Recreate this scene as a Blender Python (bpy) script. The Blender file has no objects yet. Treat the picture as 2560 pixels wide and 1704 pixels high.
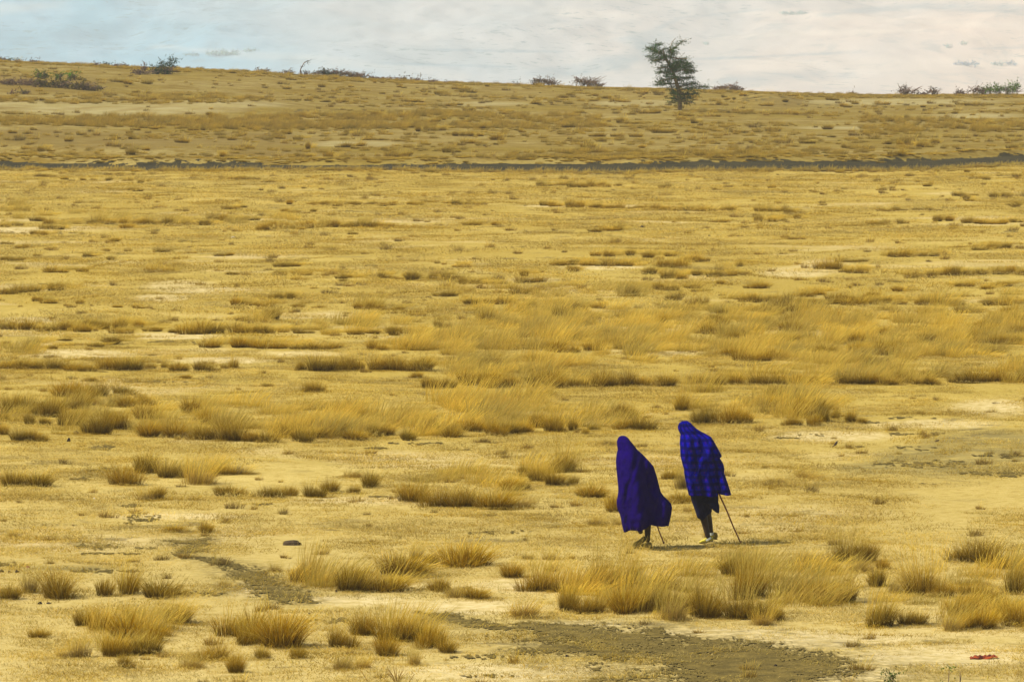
import bpy, bmesh, math, random
import numpy as np
from mathutils import Vector, Matrix, Euler
R = math.radians
S = bpy.context.scene
COL = S.collection

# ------------------------------------------------------------------ camera, sky, sun, exposure
F = 200.0 / 36.0 * 2560.0          # focal length in photo pixels (photo 2560 x 1704)
HZ = -43.0                         # photo row of the true horizon
CZ = 8.2                           # eye height above the plain
PITCH = math.atan((852 - HZ) / F)
cam_d = bpy.data.cameras.new("camera")
cam_d.lens = 200; cam_d.sensor_width = 36; cam_d.clip_start = 1; cam_d.clip_end = 20000
cam = bpy.data.objects.new("camera", cam_d); COL.objects.link(cam)
cam.location = (0, 0, CZ); cam.rotation_euler = (math.pi / 2 - PITCH, 0, 0)
S.camera = cam
SUN_EL, SUN_AZ = R(52), math.atan2(-0.99, -0.12)
w = bpy.data.worlds.new("World"); S.world = w; w.use_nodes = True
nt = w.node_tree; nt.nodes.clear()
sky = nt.nodes.new("ShaderNodeTexSky"); sky.sky_type = 'NISHITA'; sky.sun_disc = False
sky.sun_elevation = SUN_EL; sky.sun_rotation = SUN_AZ; sky.dust_density = 3.0; sky.air_density = 1.0
bg = nt.nodes.new("ShaderNodeBackground"); bg.inputs[1].default_value = 0.075
wo = nt.nodes.new("ShaderNodeOutputWorld")
nt.links.new(sky.outputs[0], bg.inputs[0]); nt.links.new(bg.outputs[0], wo.inputs[0])
sd = bpy.data.lights.new("sun", 'SUN'); sd.energy = 4.4; sd.angle = R(1.5); sd.color = (1.0, 0.91, 0.74)
so = bpy.data.objects.new("sun", sd); COL.objects.link(so)
sdir = Vector((math.sin(SUN_AZ) * math.cos(SUN_EL), math.cos(SUN_AZ) * math.cos(SUN_EL), math.sin(SUN_EL)))
so.rotation_euler = sdir.to_track_quat('Z', 'Y').to_euler(); so.location = (0, 60, 60)
S.view_settings.view_transform = 'Standard'; S.view_settings.look = 'None'
S.view_settings.exposure = 0.24; S.view_settings.gamma = 1.0
S.cycles.max_bounces = 6; S.cycles.diffuse_bounces = 3; S.cycles.transmission_bounces = 3
S.cycles.transparent_max_bounces = 8; S.cycles.volume_bounces = 1
S.cycles.use_denoising = True

rng = np.random.default_rng(7)
random.seed(7)

# ------------------------------------------------------------------ helpers
def tag(o, label=None, cat=None, group=None, kind=None):
    if label: o["label"] = label
    if cat: o["category"] = cat
    if group: o["group"] = group
    if kind: o["kind"] = kind
    return o

def link(o, parent=None):
    COL.objects.link(o)
    if parent: o.parent = parent
    return o

def sm(t):
    t = np.clip(t, 0, 1); return t * t * (3 - 2 * t)

def vnoise(x, y, seed=0):
    xi = np.floor(x).astype(np.int64); yi = np.floor(y).astype(np.int64)
    fx = x - xi; fy = y - yi
    def hsh(a, b):
        n = (a * 374761393 + b * 668265263 + seed * 144665) & 0xffffffff
        n = ((n ^ (n >> 13)) * 1274126177) & 0xffffffff
        return ((n ^ (n >> 16)) & 0xffff) / 65535.0
    u = fx * fx * (3 - 2 * fx); v = fy * fy * (3 - 2 * fy)
    return (hsh(xi, yi) * (1 - u) + hsh(xi + 1, yi) * u) * (1 - v) + (hsh(xi, yi + 1) * (1 - u) + hsh(xi + 1, yi + 1) * u) * v

def fbm(x, y, o=3, seed=0):
    s = 0; a = 0.5; t = 0
    for i in range(o):
        s = s + a * vnoise(x * 2 ** i, y * 2 ** i, seed + i * 17); t += a; a *= 0.55
    return s / t

# ------------------------------------------------------------------ terrain shape
CREST = np.array([(-1500, 100), (-400, 130), (0, 147), (85, 151), (200, 156), (320, 163), (450, 166), (640, 175), (760, 184), (900, 190),
                  (1000, 197), (1280, 208), (1500, 215), (1650, 218), (1850, 224), (2000, 229), (2200, 233), (2560, 233), (4000, 236)], float)
D0 = 430.0
TRK = np.array([(-900, 392, 418), (0, 398, 422), (320, 407, 424), (640, 405, 424), (900, 405, 423), (1280, 403, 426), (1550, 406, 430),
                (1750, 404, 426), (1920, 401, 424), (2200, 400, 427), (2400, 391, 420), (2560, 384, 410), (3500, 340, 372)], float)
def pxof(x, y): return 1280 + F * x / np.maximum(y, 1.0)
def track_edges(x, y):
    p = pxof(x, y)
    far = CZ * F / (np.interp(p, TRK[:, 0], TRK[:, 1]) - HZ)
    near = CZ * F / (np.interp(p, TRK[:, 0], TRK[:, 2]) - HZ)
    return near, far

def height(x, y):
    x = np.asarray(x, float); y = np.asarray(y, float)
    p = pxof(x, np.maximum(y, 60))
    hc = CZ - D0 * (np.interp(p, CREST[:, 0], CREST[:, 1]) - HZ) / F
    hc = hc - 0.20
    s = sm((y - 262) / (D0 - 262))
    h = hc * s
    near, far = track_edges(x, y)
    inside = sm((y - near + 1.5) / 5.0) * (1 - sm((y - far + 0.5) / 1.3))
    wob = (vnoise(x * 0.5, y * 0.2, 5) - 0.5)
    h = h - 0.10 * inside + 0.15 * np.exp(-((y - far - 1.6 - wob) / 0.9) ** 2) * (0.3 + 1.2 * vnoise(x * 0.5, y * 0.1, 9))
    # earth berm behind the track on the left
    h = h + 0.5 * np.exp(-((y - far - 9.0) / 3.6) ** 2) * (1 - sm((p - 250) / 800)) * (p < 2400)
    # humps on the slope
    for (mx, my, rx, ry, a) in MOUNDS:
        h = h + a * np.exp(-((x - mx) / rx) ** 2 - ((y - my) / ry) ** 2)
    far_on = sm((y - 280) / 60)
    h = h + (fbm(x / 14, y / 14, 3, 3) - 0.5) * 0.55 * far_on * (1 - 0.6 * sm((y - 415) / 15))
    h = h + (fbm(x / 9, y / 9, 3, 21) - 0.5) * 0.16 * (1 - far_on)
    h = h + (vnoise(x * 1.1, y * 1.1, 31) - 0.5) * 0.03
    h = h + np.clip(0.1 * (58 - y), 0, 5.6) * sm((60 - y) / 12)
    t = np.maximum(y - D0, 0)
    drop = np.where(t < 130, 0.5 * 0.0011 * t * t, 0.5 * 0.0011 * 130 ** 2 + 0.143 * (t - 130))
    drop = np.minimum(drop, 128 + 6 * fbm(x / 300, y / 300, 3, 8))
    return h - drop
MOUNDS = []
def ray(u, v):
    a = (u - 1280) / F; b = -(v - 852) / F
    return np.array([a, math.cos(PITCH) + math.sin(PITCH) * b, -math.sin(PITCH) + math.cos(PITCH) * b])
def at(u, v):
    """ground point seen at photo pixel u, v"""
    d = ray(u, v); d = d / d[1]
    ys = np.arange(50, 440, 0.5)
    dz = CZ + d[2] * ys - height(d[0] * ys, ys)
    k = np.argmax(dz < 0) if (dz < 0).any() else len(ys) - 8
    y = ys[max(k, 1)] - 0.25
    lo, hi = ys[max(k - 1, 0)], ys[k]
    for _ in range(18):
        m = (lo + hi) / 2
        if CZ + d[2] * m - float(height(d[0] * m, m)) > 0: lo = m
        else: hi = m
    y = (lo + hi) / 2
    x = d[0] * y
    return float(x), float(y), float(height(x, y))
def ppm(y): return F / y          # photo pixels per metre at distance y
def proj(x, y, z):
    dy = y; dz = z - CZ
    f = dy * math.cos(PITCH) - dz * math.sin(PITCH); up = dy * math.sin(PITCH) + dz * math.cos(PITCH)
    return 1280 + F * x / f, 852 - F * up / f

_m = [(1925, 256, 2.4, 9, 0.55), (150, 222, 5, 12, 0.35), (560, 268, 4, 10, .3), (1100, 300, 5, 10, .25)]
MOUNDS = [(at(u, v)[0], at(u, v)[1], rx, ry, a) for (u, v, rx, ry, a) in _m]

# ------------------------------------------------------------------ materials
class NT:
    def __init__(s, name):
        s.m = bpy.data.materials.new(name); s.m.use_nodes = True
        s.t = s.m.node_tree; s.t.nodes.clear()
        s.out = s.t.nodes.new("ShaderNodeOutputMaterial")
    def n(s, typ, props=None, **ins):
        nd = s.t.nodes.new(typ)
        for k, v in (props or {}).items(): setattr(nd, k, v)
        for k, v in ins.items():
            k2 = int(k[1:]) if k[0] == '_' and k[1:].isdigit() else k.replace('_', ' ')
            inp = nd.inputs[k2]
            if hasattr(v, 'is_output'): s.t.links.new(v, inp)
            else: inp.default_value = v
        return nd
    def noise(s, vec, scale, detail=3, rough=0.55, dist=0.0):
        return s.n("ShaderNodeTexNoise", None, Vector=vec, Scale=scale, Detail=detail, Roughness=rough, Distortion=dist).outputs[0]
    def ramp(s, fac, stops):
        nd = s.t.nodes.new("ShaderNodeValToRGB"); s.t.links.new(fac, nd.inputs[0])
        e = nd.color_ramp.elements
        while len(e) < len(stops): e.new(0.5)
        for i, (p, c) in enumerate(stops):
            e[i].position = p; e[i].color = (c, c, c, 1) if isinstance(c, (int, float)) else (*c, 1)
        return nd.outputs[0]
    def mix(s, fac, a, b, mode='MIX'):
        nd = s.t.nodes.new("ShaderNodeMix"); nd.data_type = 'RGBA'; nd.blend_type = mode
        for i, v in ((0, fac), (6, a), (7, b)):
            if hasattr(v, 'is_output'): s.t.links.new(v, nd.inputs[i])
            else: nd.inputs[i].default_value = v if i == 0 else (*v, 1)
        return nd.outputs[2]
    def math(s, op, a, b=0.0, clamp=False):
        nd = s.t.nodes.new("ShaderNodeMath"); nd.operation = op; nd.use_clamp = clamp
        for i, v in ((0, a), (1, b)):
            if hasattr(v, 'is_output'): s.t.links.new(v, nd.inputs[i])
            else: nd.inputs[i].default_value = v
        return nd.outputs[0]
    def pos(s): return s.n("ShaderNodeNewGeometry").outputs[0]
    def obj(s): return s.n("ShaderNodeTexCoord").outputs[3]
    def bsdf(s, col, rough=0.9, bump=None, bs=0.3, bd=0.02, spec=0.2):
        b = s.n("ShaderNodeBsdfPrincipled", None, Roughness=rough)
        b.inputs["Specular IOR Level"].default_value = spec
        if hasattr(col, 'is_output'): s.t.links.new(col, b.inputs["Base Color"])
        else: b.inputs["Base Color"].default_value = (*col, 1)
        if bump is not None:
            bp = s.n("ShaderNodeBump", None, Strength=bs, Distance=bd, Height=bump)
            s.t.links.new(bp.outputs[0], b.inputs["Normal"])
        s.t.links.new(b.outputs[0], s.out.inputs[0])
        return s.m

def mat_ground():
    k = NT("dry_plain")
    p = k.pos()
    big = k.noise(p, 0.09, 4); med = k.noise(p, 0.55, 4); fin = k.noise(p, 5.0, 4, 0.65); vf = k.noise(p, 34.0, 2, 0.7)
    base = k.mix(k.ramp(med, [(0.33, 0), (0.66, 1)]), (0.43, 0.325, 0.058), (0.57, 0.445, 0.115))
    base = k.mix(k.ramp(big, [(0.40, 0), (0.62, 0.8)]), base, (0.40, 0.295, 0.045))
    base = k.mix(k.ramp(k.noise(p, 0.16, 4, 0.6), [(0.56, 0), (0.70, 0.8)]), base, (0.68, 0.565, 0.29))
    base = k.mix(k.ramp(fin, [(0.36, 0.6), (0.52, 0)]), base, (0.31, 0.21, 0.022))
    base = k.mix(k.ramp(vf, [(0.34, 0.6), (0.50, 0)]), base, (0.33, 0.22, 0.06))
    base = k.mix(k.ramp(vf, [(0.55, 0), (0.72, 0.55)]), base, (0.74, 0.62, 0.34))
    fy = k.n("ShaderNodeMapRange", None, Value=k.n("ShaderNodeSeparateXYZ", None, Vector=p).outputs[1], From_Min=64, From_Max=112, To_Min=0.62, To_Max=0.0).outputs[0]
    base = k.mix(k.math('MULTIPLY', fy, k.ramp(fin, [(0.3, 0.35), (0.6, 1)])), base, (0.66, 0.55, 0.26))
    # hand placed pale and olive areas
    pale = k.n("ShaderNodeAttribute", {"attribute_name": "pale"}).outputs[2]
    olive = k.n("ShaderNodeAttribute", {"attribute_name": "olive"}).outputs[2]
    base = k.mix(k.math('MULTIPLY', pale, k.ramp(fin, [(0.35, 0.15), (0.62, 0.85)])), base, (0.70, 0.59, 0.32))
    base = k.mix(k.math('MULTIPLY', olive, k.ramp(k.noise(p, 1.3, 4, 0.65), [(0.35, 0.25), (0.6, 0.95)])), base, (0.225, 0.185, 0.065))
    fad = k.n("ShaderNodeAttribute", {"attribute_name": "fade"}).outputs[2]
    base = k.mix(k.math('MULTIPLY', fad, k.ramp(k.noise(p, 7.0, 4, 0.7), [(0.42, 0.15), (0.56, 0.9)])), base, (0.145, 0.11, 0.032))
    # dark cracks of bare soil showing through the thatch
    st = k.noise(p, 0.9, 5, 0.62, 0.6)
    stm = k.math('MULTIPLY', k.ramp(st, [(0.57, 0), (0.65, 1)]), k.ramp(k.noise(p, 0.11, 2), [(0.42, 0.0), (0.60, 0.75)]))
    base = k.mix(stm, base, (0.15, 0.12, 0.05))
    # slope behind the track: greyer ground
    sx = k.n("ShaderNodeSeparateXYZ", None, Vector=p).outputs[1]
    hill = k.n("ShaderNodeMapRange", None, Value=sx, From_Min=252, From_Max=262).outputs[0]
    hc = k.mix(k.ramp(k.noise(p, 0.07, 4, 0.6), [(0.38, 0), (0.62, 1)]), (0.24, 0.175, 0.022), (0.33, 0.265, 0.095))
    hc = k.mix(k.ramp(fin, [(0.40, 0.55), (0.56, 0)]), hc, (0.14, 0.10, 0.02))
    hc = k.mix(k.ramp(k.noise(p, 0.5, 5, 0.7), [(0.42, 0.9), (0.56, 0)]), hc, (0.165, 0.105, 0.012))
    base = k.mix(k.math('MULTIPLY', hill, 0.9), base, hc)
    base = k.mix(k.math('MULTIPLY', k.math('MULTIPLY', hill, pale), k.ramp(med, [(0.35, 0.2), (0.65, 0.75)])), base, (0.42, 0.37, 0.18))
    base = k.mix(k.math('MULTIPLY', k.math('MULTIPLY', hill, olive), 0.6), base, (0.20, 0.14, 0.035))
    return k.bsdf(base, 0.95, k.mix(0.5, fin, vf), 0.55, 0.03, 0.05)

def mat_soil(name, a, b, sc=3.0):
    k = NT(name); p = k.pos()
    c = k.mix(k.ramp(k.noise(p, sc, 5, 0.7), [(0.35, 0), (0.65, 1)]), a, b)
    c = k.mix(k.ramp(k.noise(p, sc * 9, 3, 0.7), [(0.56, 0), (0.70, 0.5 if sc > 1 else 0.15)]), c, (0.40, 0.30, 0.10))
    return k.bsdf(c, 0.95, k.noise(p, sc * 6, 3), 0.6, 0.03, 0.05)

def mat_blades(name, tint=(1, 1, 1), transl=0.3):
    k = NT(name)
    c = k.n("ShaderNodeAttribute", {"attribute_name": "Col"}).outputs[0]
    rnd = k.n("ShaderNodeObjectInfo").outputs[5]
    lo = (0.70 * tint[0], 0.73 * tint[1], 0.95 * tint[2]); hi = (1.22 * tint[0], 1.18 * tint[1], 0.95 * tint[2])
    c = k.mix(1.0, c, k.mix(rnd, lo, hi), 'MULTIPLY')
    d = k.n("ShaderNodeBsdfDiffuse", None, Color=c); t = k.n("ShaderNodeBsdfTranslucent", None, Color=c)
    mx = k.n("ShaderNodeMixShader", None, Fac=transl, _1=d.outputs[0], _2=t.outputs[0])
    k.t.links.new(mx.outputs[0], k.out.inputs[0]); return k.m

def mat_hills():
    k = NT("far_slope"); p = k.pos()
    mp = k.n("ShaderNodeMapping", None, Vector=p); mp.inputs["Scale"].default_value = (1, 0.35, 1); q = mp.outputs[0]
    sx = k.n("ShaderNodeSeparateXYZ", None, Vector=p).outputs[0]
    lr = k.n("ShaderNodeMapRange", None, Value=sx, From_Min=-430, From_Max=560).outputs[0]  # left-right blend: haze tint and cloud shade put into the slope colour
    sc_ = k.n("ShaderNodeAttribute", {"attribute_name": "scrub"}).outputs[2]; br_ = k.n("ShaderNodeAttribute", {"attribute_name": "bright"}).outputs[2]  # "scrub" holds scrub bands together with painted cloud shade
    n1 = k.noise(q, 0.009, 7, 0.66, 0.8); n2 = k.noise(q, 0.035, 4, 0.7, 0.3)
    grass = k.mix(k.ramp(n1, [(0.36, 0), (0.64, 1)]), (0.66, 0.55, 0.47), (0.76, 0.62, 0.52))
    scrub = k.mix(k.ramp(n1, [(0.38, 0), (0.62, 1)]), (0.20, 0.44, 0.60), (0.32, 0.54, 0.70))  # scrub colour with bluish cloud shade and haze painted in
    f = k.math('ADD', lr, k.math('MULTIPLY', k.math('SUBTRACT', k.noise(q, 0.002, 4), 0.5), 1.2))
    c = k.mix(k.ramp(f, [(0.0, 0), (0.75, 1)]), scrub, grass)  # scrub here includes the painted cloud shade and haze
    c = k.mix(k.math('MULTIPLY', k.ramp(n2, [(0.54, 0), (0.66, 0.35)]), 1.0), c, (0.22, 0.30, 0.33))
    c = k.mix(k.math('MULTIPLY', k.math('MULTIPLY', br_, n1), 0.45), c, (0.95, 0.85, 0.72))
    c = k.mix(k.math('MULTIPLY', k.math('MULTIPLY', sc_, k.ramp(n2, [(0.3, 0.4), (0.6, 1)])), 0.45), c, (0.10, 0.26, 0.36))  # scrub bands, cloud shade painted into the same dark blue
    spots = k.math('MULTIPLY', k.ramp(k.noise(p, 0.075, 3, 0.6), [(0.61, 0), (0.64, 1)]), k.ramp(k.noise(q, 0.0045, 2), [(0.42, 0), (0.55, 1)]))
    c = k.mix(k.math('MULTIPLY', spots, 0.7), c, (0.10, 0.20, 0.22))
    return k.bsdf(c, 0.95, None, spec=0.05)

def mat_simple(name, col, rough=0.85, var=0.25, sc=20.0, spec=0.2):
    k = NT(name); p = k.obj()
    dark = tuple(c * (1 - var) for c in col); lite = tuple(min(1, c * (1 + var)) for c in col)
    c = k.mix(k.ramp(k.noise(p, sc, 4, 0.6), [(0.35, 0), (0.65, 1)]), dark, lite)
    return k.bsdf(c, rough, k.noise(p, sc * 4, 3), 0.3, 0.005, spec)

M_ground = mat_ground()
M_soil = mat_soil("bare_soil", (0.085, 0.066, 0.020), (0.20, 0.150, 0.040))
M_track = mat_soil("track_soil", (0.026, 0.024, 0.013), (0.056, 0.048, 0.024), 0.5)
M_dark = mat_soil("dark_earth", (0.06, 0.042, 0.028), (0.11, 0.08, 0.05), 12)
M_blade = mat_blades("dry_grass_leaves")
M_stalk = mat_blades("dry_grass_stalks", transl=0.45)
M_leaf = mat_blades("green_leaves", transl=0.25)
M_bark = mat_simple("tree_bark", (0.21, 0.15, 0.07), 0.9, 0.35, 6)
M_twig = mat_simple("dry_twigs", (0.20, 0.135, 0.10), 0.9, 0.3, 6)
M_skin = mat_simple("dark_skin", (0.030, 0.017, 0.012), 0.55, 0.15, 8, 0.3)
M_wood = mat_simple("stick_wood", (0.20, 0.085, 0.045), 0.6, 0.3, 25)
M_shoe = mat_simple("worn_shoe_leather", (0.27, 0.21, 0.05), 0.8, 0.35, 30)
M_sole = mat_simple("shoe_sole", (0.10, 0.085, 0.025), 0.9, 0.3, 30)
M_shoe2 = mat_simple("yellow_shoe_fabric", (0.50, 0.46, 0.06), 0.8, 0.5, 22)
M_white = mat_simple("white_anklet", (0.62, 0.68, 0.66), 0.7, 0.15, 40)
M_cloth_dark = mat_simple("dark_garment", (0.010, 0.011, 0.045), 0.9, 0.3, 12, 0.05)

# ------------------------------------------------------------------ mesh from numpy
def np_mesh(name, V, Fc, sizes=None, mat=None, cols=None, smooth=False, attrs=None):
    """V (n,3); Fc flat loop indices; sizes per-face vertex counts (int or array)"""
    me = bpy.data.meshes.new(name)
    Fc = np.asarray(Fc, np.int32).ravel()
    if isinstance(sizes, int): sizes = np.full(len(Fc) // sizes, sizes, np.int32)
    me.vertices.add(len(V)); me.vertices.foreach_set("co", np.asarray(V, np.float32).ravel())
    me.loops.add(len(Fc)); me.loops.foreach_set("vertex_index", Fc)
    me.polygons.add(len(sizes))
    st = np.concatenate([[0], np.cumsum(sizes)[:-1]]).astype(np.int32)
    me.polygons.foreach_set("loop_start", st); me.polygons.foreach_set("loop_total", np.asarray(sizes, np.int32))
    if smooth: me.polygons.foreach_set("use_smooth", np.ones(len(sizes), bool))
    me.update(calc_edges=True)
    if cols is not None:
        ca = me.color_attributes.new("Col", 'FLOAT_COLOR', 'POINT')
        ca.data.foreach_set("color", np.concatenate([cols, np.ones((len(cols), 1))], 1).astype(np.float32).ravel())
    for k, a in (attrs or {}).items():
        at_ = me.attributes.new(k, 'FLOAT', 'POINT'); at_.data.foreach_set("value", np.asarray(a, np.float32))
    if mat: me.materials.append(mat)
    return me

def grid_mesh(name, xs, ys, hf, mat, attr_fn=None, smooth=True):
    X, Y = np.meshgrid(xs, ys); Z = hf(X, Y)
    V = np.stack([X, Y, Z], -1).reshape(-1, 3)
    nx, ny = len(xs), len(ys)
    i = (np.arange(ny - 1)[:, None] * nx + np.arange(nx - 1)[None, :]).ravel()
    Fq = np.stack([i, i + 1, i + 1 + nx, i + nx], 1)
    at_ = attr_fn(V[:, 0], V[:, 1], V[:, 2]) if attr_fn else None
    return np_mesh(name, V, Fq, 4, mat, smooth=smooth, attrs=at_)

def spread(a, b, n, p=2.0):       # growing steps from a out to b
    t = np.linspace(0, 1, n + 1)[1:]; return a + (b - a) * t ** p

# ------------------------------------------------------------------ patches drawn on the plain (photo pixels -> ground)
def ell_mask(u, v, lst):
    m = np.zeros_like(u)
    for (cx, cy, rx, ry) in lst:
        d = ((u - cx) / rx) ** 2 + ((v - cy) / ry) ** 2
        m = np.maximum(m, np.clip(1.6 - d * 1.2, 0, 1))
    return m
# distance to a drawn line
def seg_d(u, v, pts, asp=1.0):
    best = np.full(u.shape, 1e9)
    for (a, b) in zip(pts[:-1], pts[1:]):
        ax, ay, aw = a; bx, by, bw = b
        ux, uy = bx - ax, (by - ay) * asp
        L = ux * ux + uy * uy
        t = np.clip(((u - ax) * ux + (v - ay) * asp * uy) / L, 0, 1)
        dx = u - (ax + t * ux); dy_ = (v - ay) * asp - t * uy
        d = np.sqrt(dx * dx + dy_ * dy_) / asp / (aw + t * (bw - aw))
        best = np.minimum(best, d)
    return best
TRAIL = [[(432, 1352, 3), (470, 1358, 6), (520, 1348, 4)], [(508, 1350, 5), (482, 1372, 6), (452, 1388, 4), (530, 1398, 5), (600, 1422, 9), (665, 1462, 11), (735, 1500, 8), (790, 1506, 3)],
         [(1045, 1530, 3), (1110, 1542, 8), (1190, 1562, 7), (1300, 1572, 5)], [(1290, 1560, 5), (1390, 1570, 14), (1480, 1592, 26), (1620, 1612, 30), (1760, 1645, 36), (1860, 1700, 52)],
         [(1620, 1585, 12), (1760, 1605, 14), (1880, 1630, 20), (1990, 1675, 30)], [(1330, 1625, 10), (1450, 1618, 14), (1600, 1640, 14)], [(1900, 1640, 8), (2080, 1650, 4)],
         [(1500, 1700, 6), (1700, 1690, 14)]]
def fade_(u, v, y):
    d = np.full(u.shape, 9.0); mk = (y > 60) & (y < 90)
    for p in TRAIL: d[mk] = np.minimum(d[mk], seg_d(u[mk], v[mk], p, 6.0))
    return np.clip((2.6 - d) / 2.0, 0, 1)
PALE = [(450, 715, 90, 14), (520, 725, 130, 9), (400, 745, 70, 10), (70, 800, 80, 8), (420, 840, 130, 9), (180, 885, 140, 12), (100, 860, 60, 8),
        (560, 900, 130, 9), (760, 885, 100, 8), (2060, 665, 70, 18), (1990, 680, 90, 14), (1500, 668, 110, 6), (1330, 700, 70, 6), (60, 575, 110, 8),
        (2480, 1020, 110, 22), (2350, 1060, 150, 12), (2080, 1090, 150, 14), (1800, 1580, 260, 14), (2050, 1600, 240, 20), (2350, 1640, 240, 30),
        (1180, 1515, 200, 20), (880, 1500, 150, 14), (1500, 1560, 160, 8), (2100, 1690, 200, 20), (620, 1470, 60, 20), (1250, 1680, 260, 25), (1000, 1250, 260, 10),
        (1300, 1460, 100, 20), (450, 1290, 160, 10), (1500, 515, 200, 4), (300, 275, 300, 14), (560, 262, 160, 10), (1600, 258, 120, 8), (150, 262, 200, 8), (2150, 320, 160, 5),
        (2450, 290, 120, 6), (880, 360, 120, 8), (1200, 260, 120, 6), (2250, 255, 250, 8)]
OLIVE = [(2380, 1150, 220, 40), (2480, 1120, 180, 50), (2200, 1170, 120, 14), (300, 352, 330, 22), (100, 340, 160, 20), (120, 210, 150, 24), (600, 350, 200, 20),
         (700, 380, 180, 10), (540, 1480, 60, 10), (150, 1420, 150, 6), (1960, 256, 60, 14)]
def ground_attrs(x, y, z):
    u, v = proj(x, np.maximum(y, 20), z)
    n = 0.55 + 0.9 * fbm(x * 0.8, y * 0.5, 3, 44)
    return {"pale": np.clip(ell_mask(u, v, PALE) * n, 0, 1) * (y > 55) * (y < 440), "olive": np.clip(ell_mask(u, v, OLIVE) * n, 0, 1) * (y > 55) * (y < 440), "fade": fade_(u, v, y)}

xs = np.concatenate([-spread(48, 4800, 28)[::-1], np.arange(-48, 48.01, 0.3), spread(48, 4800, 28)])
ys = np.concatenate([-spread(-20, 300, 10)[::-1], np.arange(22, 56, 2.0), np.arange(56, 240, 0.35), np.arange(240, 268, 0.22), np.arange(268, 450, 0.5), 450 + spread(0, 2800, 60)])
g = link(bpy.data.objects.new("ground", grid_mesh("ground", xs, ys, height, M_ground, ground_attrs)))
tag(g, kind="structure")

# far slope of the crater
def hillh(x, y):
    t = sm((y - 3000) / 5200)
    z = -122 + (y - 3000) * 0.012 + 236 * t ** 1.25
    z = z + (fbm(x / 840, y / 1800, 4, 71) - 0.5) * 70 * sm((y - 3400) / 1800)
    z = z + (fbm(x / 170, y / 620, 5, 75) - 0.5) * 44 * sm((y - 3400) / 1800)
    z = z + (fbm(x / 50, y / 160, 3, 78) - 0.5) * 6 * sm((y - 3400) / 1800)
    return z
hx = np.concatenate([-spread(760, 5000, 22)[::-1], np.arange(-760, 761, 4.5), spread(760, 5000, 22)])
hy = np.concatenate([np.arange(2960, 4600, 60.0), np.arange(4600, 8600, 9.0), np.arange(8600, 9600, 60.0)])
SCRUB_SHADE = [[(0, 92, 22), (200, 85, 26), (400, 66, 26), (460, 62, 8)], [(0, 135, 12), (120, 150, 14), (260, 168, 8)], [(150, 108, 5), (300, 110, 5)], [(1560, 100, 10), (1640, 88, 12), (1590, 140, 20), (1500, 165, 14), (1350, 188, 10)],
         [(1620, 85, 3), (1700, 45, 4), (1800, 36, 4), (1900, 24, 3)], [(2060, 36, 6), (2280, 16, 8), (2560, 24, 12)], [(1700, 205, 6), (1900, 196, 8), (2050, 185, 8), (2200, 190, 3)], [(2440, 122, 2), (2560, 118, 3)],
         [(480, 60, 3), (640, 90, 4)], [(1100, 125, 4), (1400, 130, 4)], [(1700, 150, 5), (1950, 140, 5), (2150, 130, 3)], [(700, 150, 2), (1280, 168, 3)]]  # bluish bands: scrub together with painted cloud shade
BRIGHT = [[(1380, 28, 14), (1560, 40, 10)], [(1800, 30, 6), (2100, 40, 8), (2350, 58, 8), (2560, 66, 10)], [(1780, 96, 5), (2000, 84, 8), (2300, 76, 4)], [(1900, 165, 20), (2200, 170, 24), (2560, 150, 20)], [(400, 118, 8), (800, 150, 14), (1150, 190, 8)],
          [(0, 20, 20), (120, 15, 14)], [(1750, 215, 8), (2100, 210, 10), (2300, 200, 12)]]
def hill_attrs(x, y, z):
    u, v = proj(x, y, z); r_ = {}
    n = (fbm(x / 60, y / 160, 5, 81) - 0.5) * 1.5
    for nm, L in (("scrub", SCRUB_SHADE), ("bright", BRIGHT)):  # "scrub" also carries the painted cloud shade
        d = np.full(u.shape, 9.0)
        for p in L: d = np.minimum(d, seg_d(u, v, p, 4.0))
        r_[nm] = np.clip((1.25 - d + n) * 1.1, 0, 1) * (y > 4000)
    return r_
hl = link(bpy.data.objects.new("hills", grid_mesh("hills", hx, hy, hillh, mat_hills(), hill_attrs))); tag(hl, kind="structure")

# ------------------------------------------------------------------ bare soil sheets: ragged edge cells laid just above the plain
def cell_sheet(name, x0, x1, y0, y1, dx, dy, fn, mat, lift=0.012):
    xs = np.arange(x0, x1, dx); ys = np.arange(y0, y1, dy)
    X, Y = np.meshgrid(xs, ys)
    keep = fn(X[:-1, :-1] + dx / 2, Y[:-1, :-1] + dy / 2)
    nx = len(xs)
    jj, ii = np.nonzero(keep)
    i = jj * nx + ii
    q = np.stack([i, i + 1, i + 1 + nx, i + nx], 1)
    used, inv = np.unique(q, return_inverse=True)
    Vx = X.ravel()[used] ; Vy = Y.ravel()[used]
    jx = (vnoise(Vx / dx * 1.7, Vy / dy * 1.7, 3) - .5) * dx * 0.8; jy = (vnoise(Vx / dx * 1.7, Vy / dy * 1.7, 6) - .5) * dy * 0.8
    Vx = Vx + jx; Vy = Vy + jy
    return np.stack([Vx, Vy, height(Vx, Vy) + lift], 1), inv.reshape(-1, 4)

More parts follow.
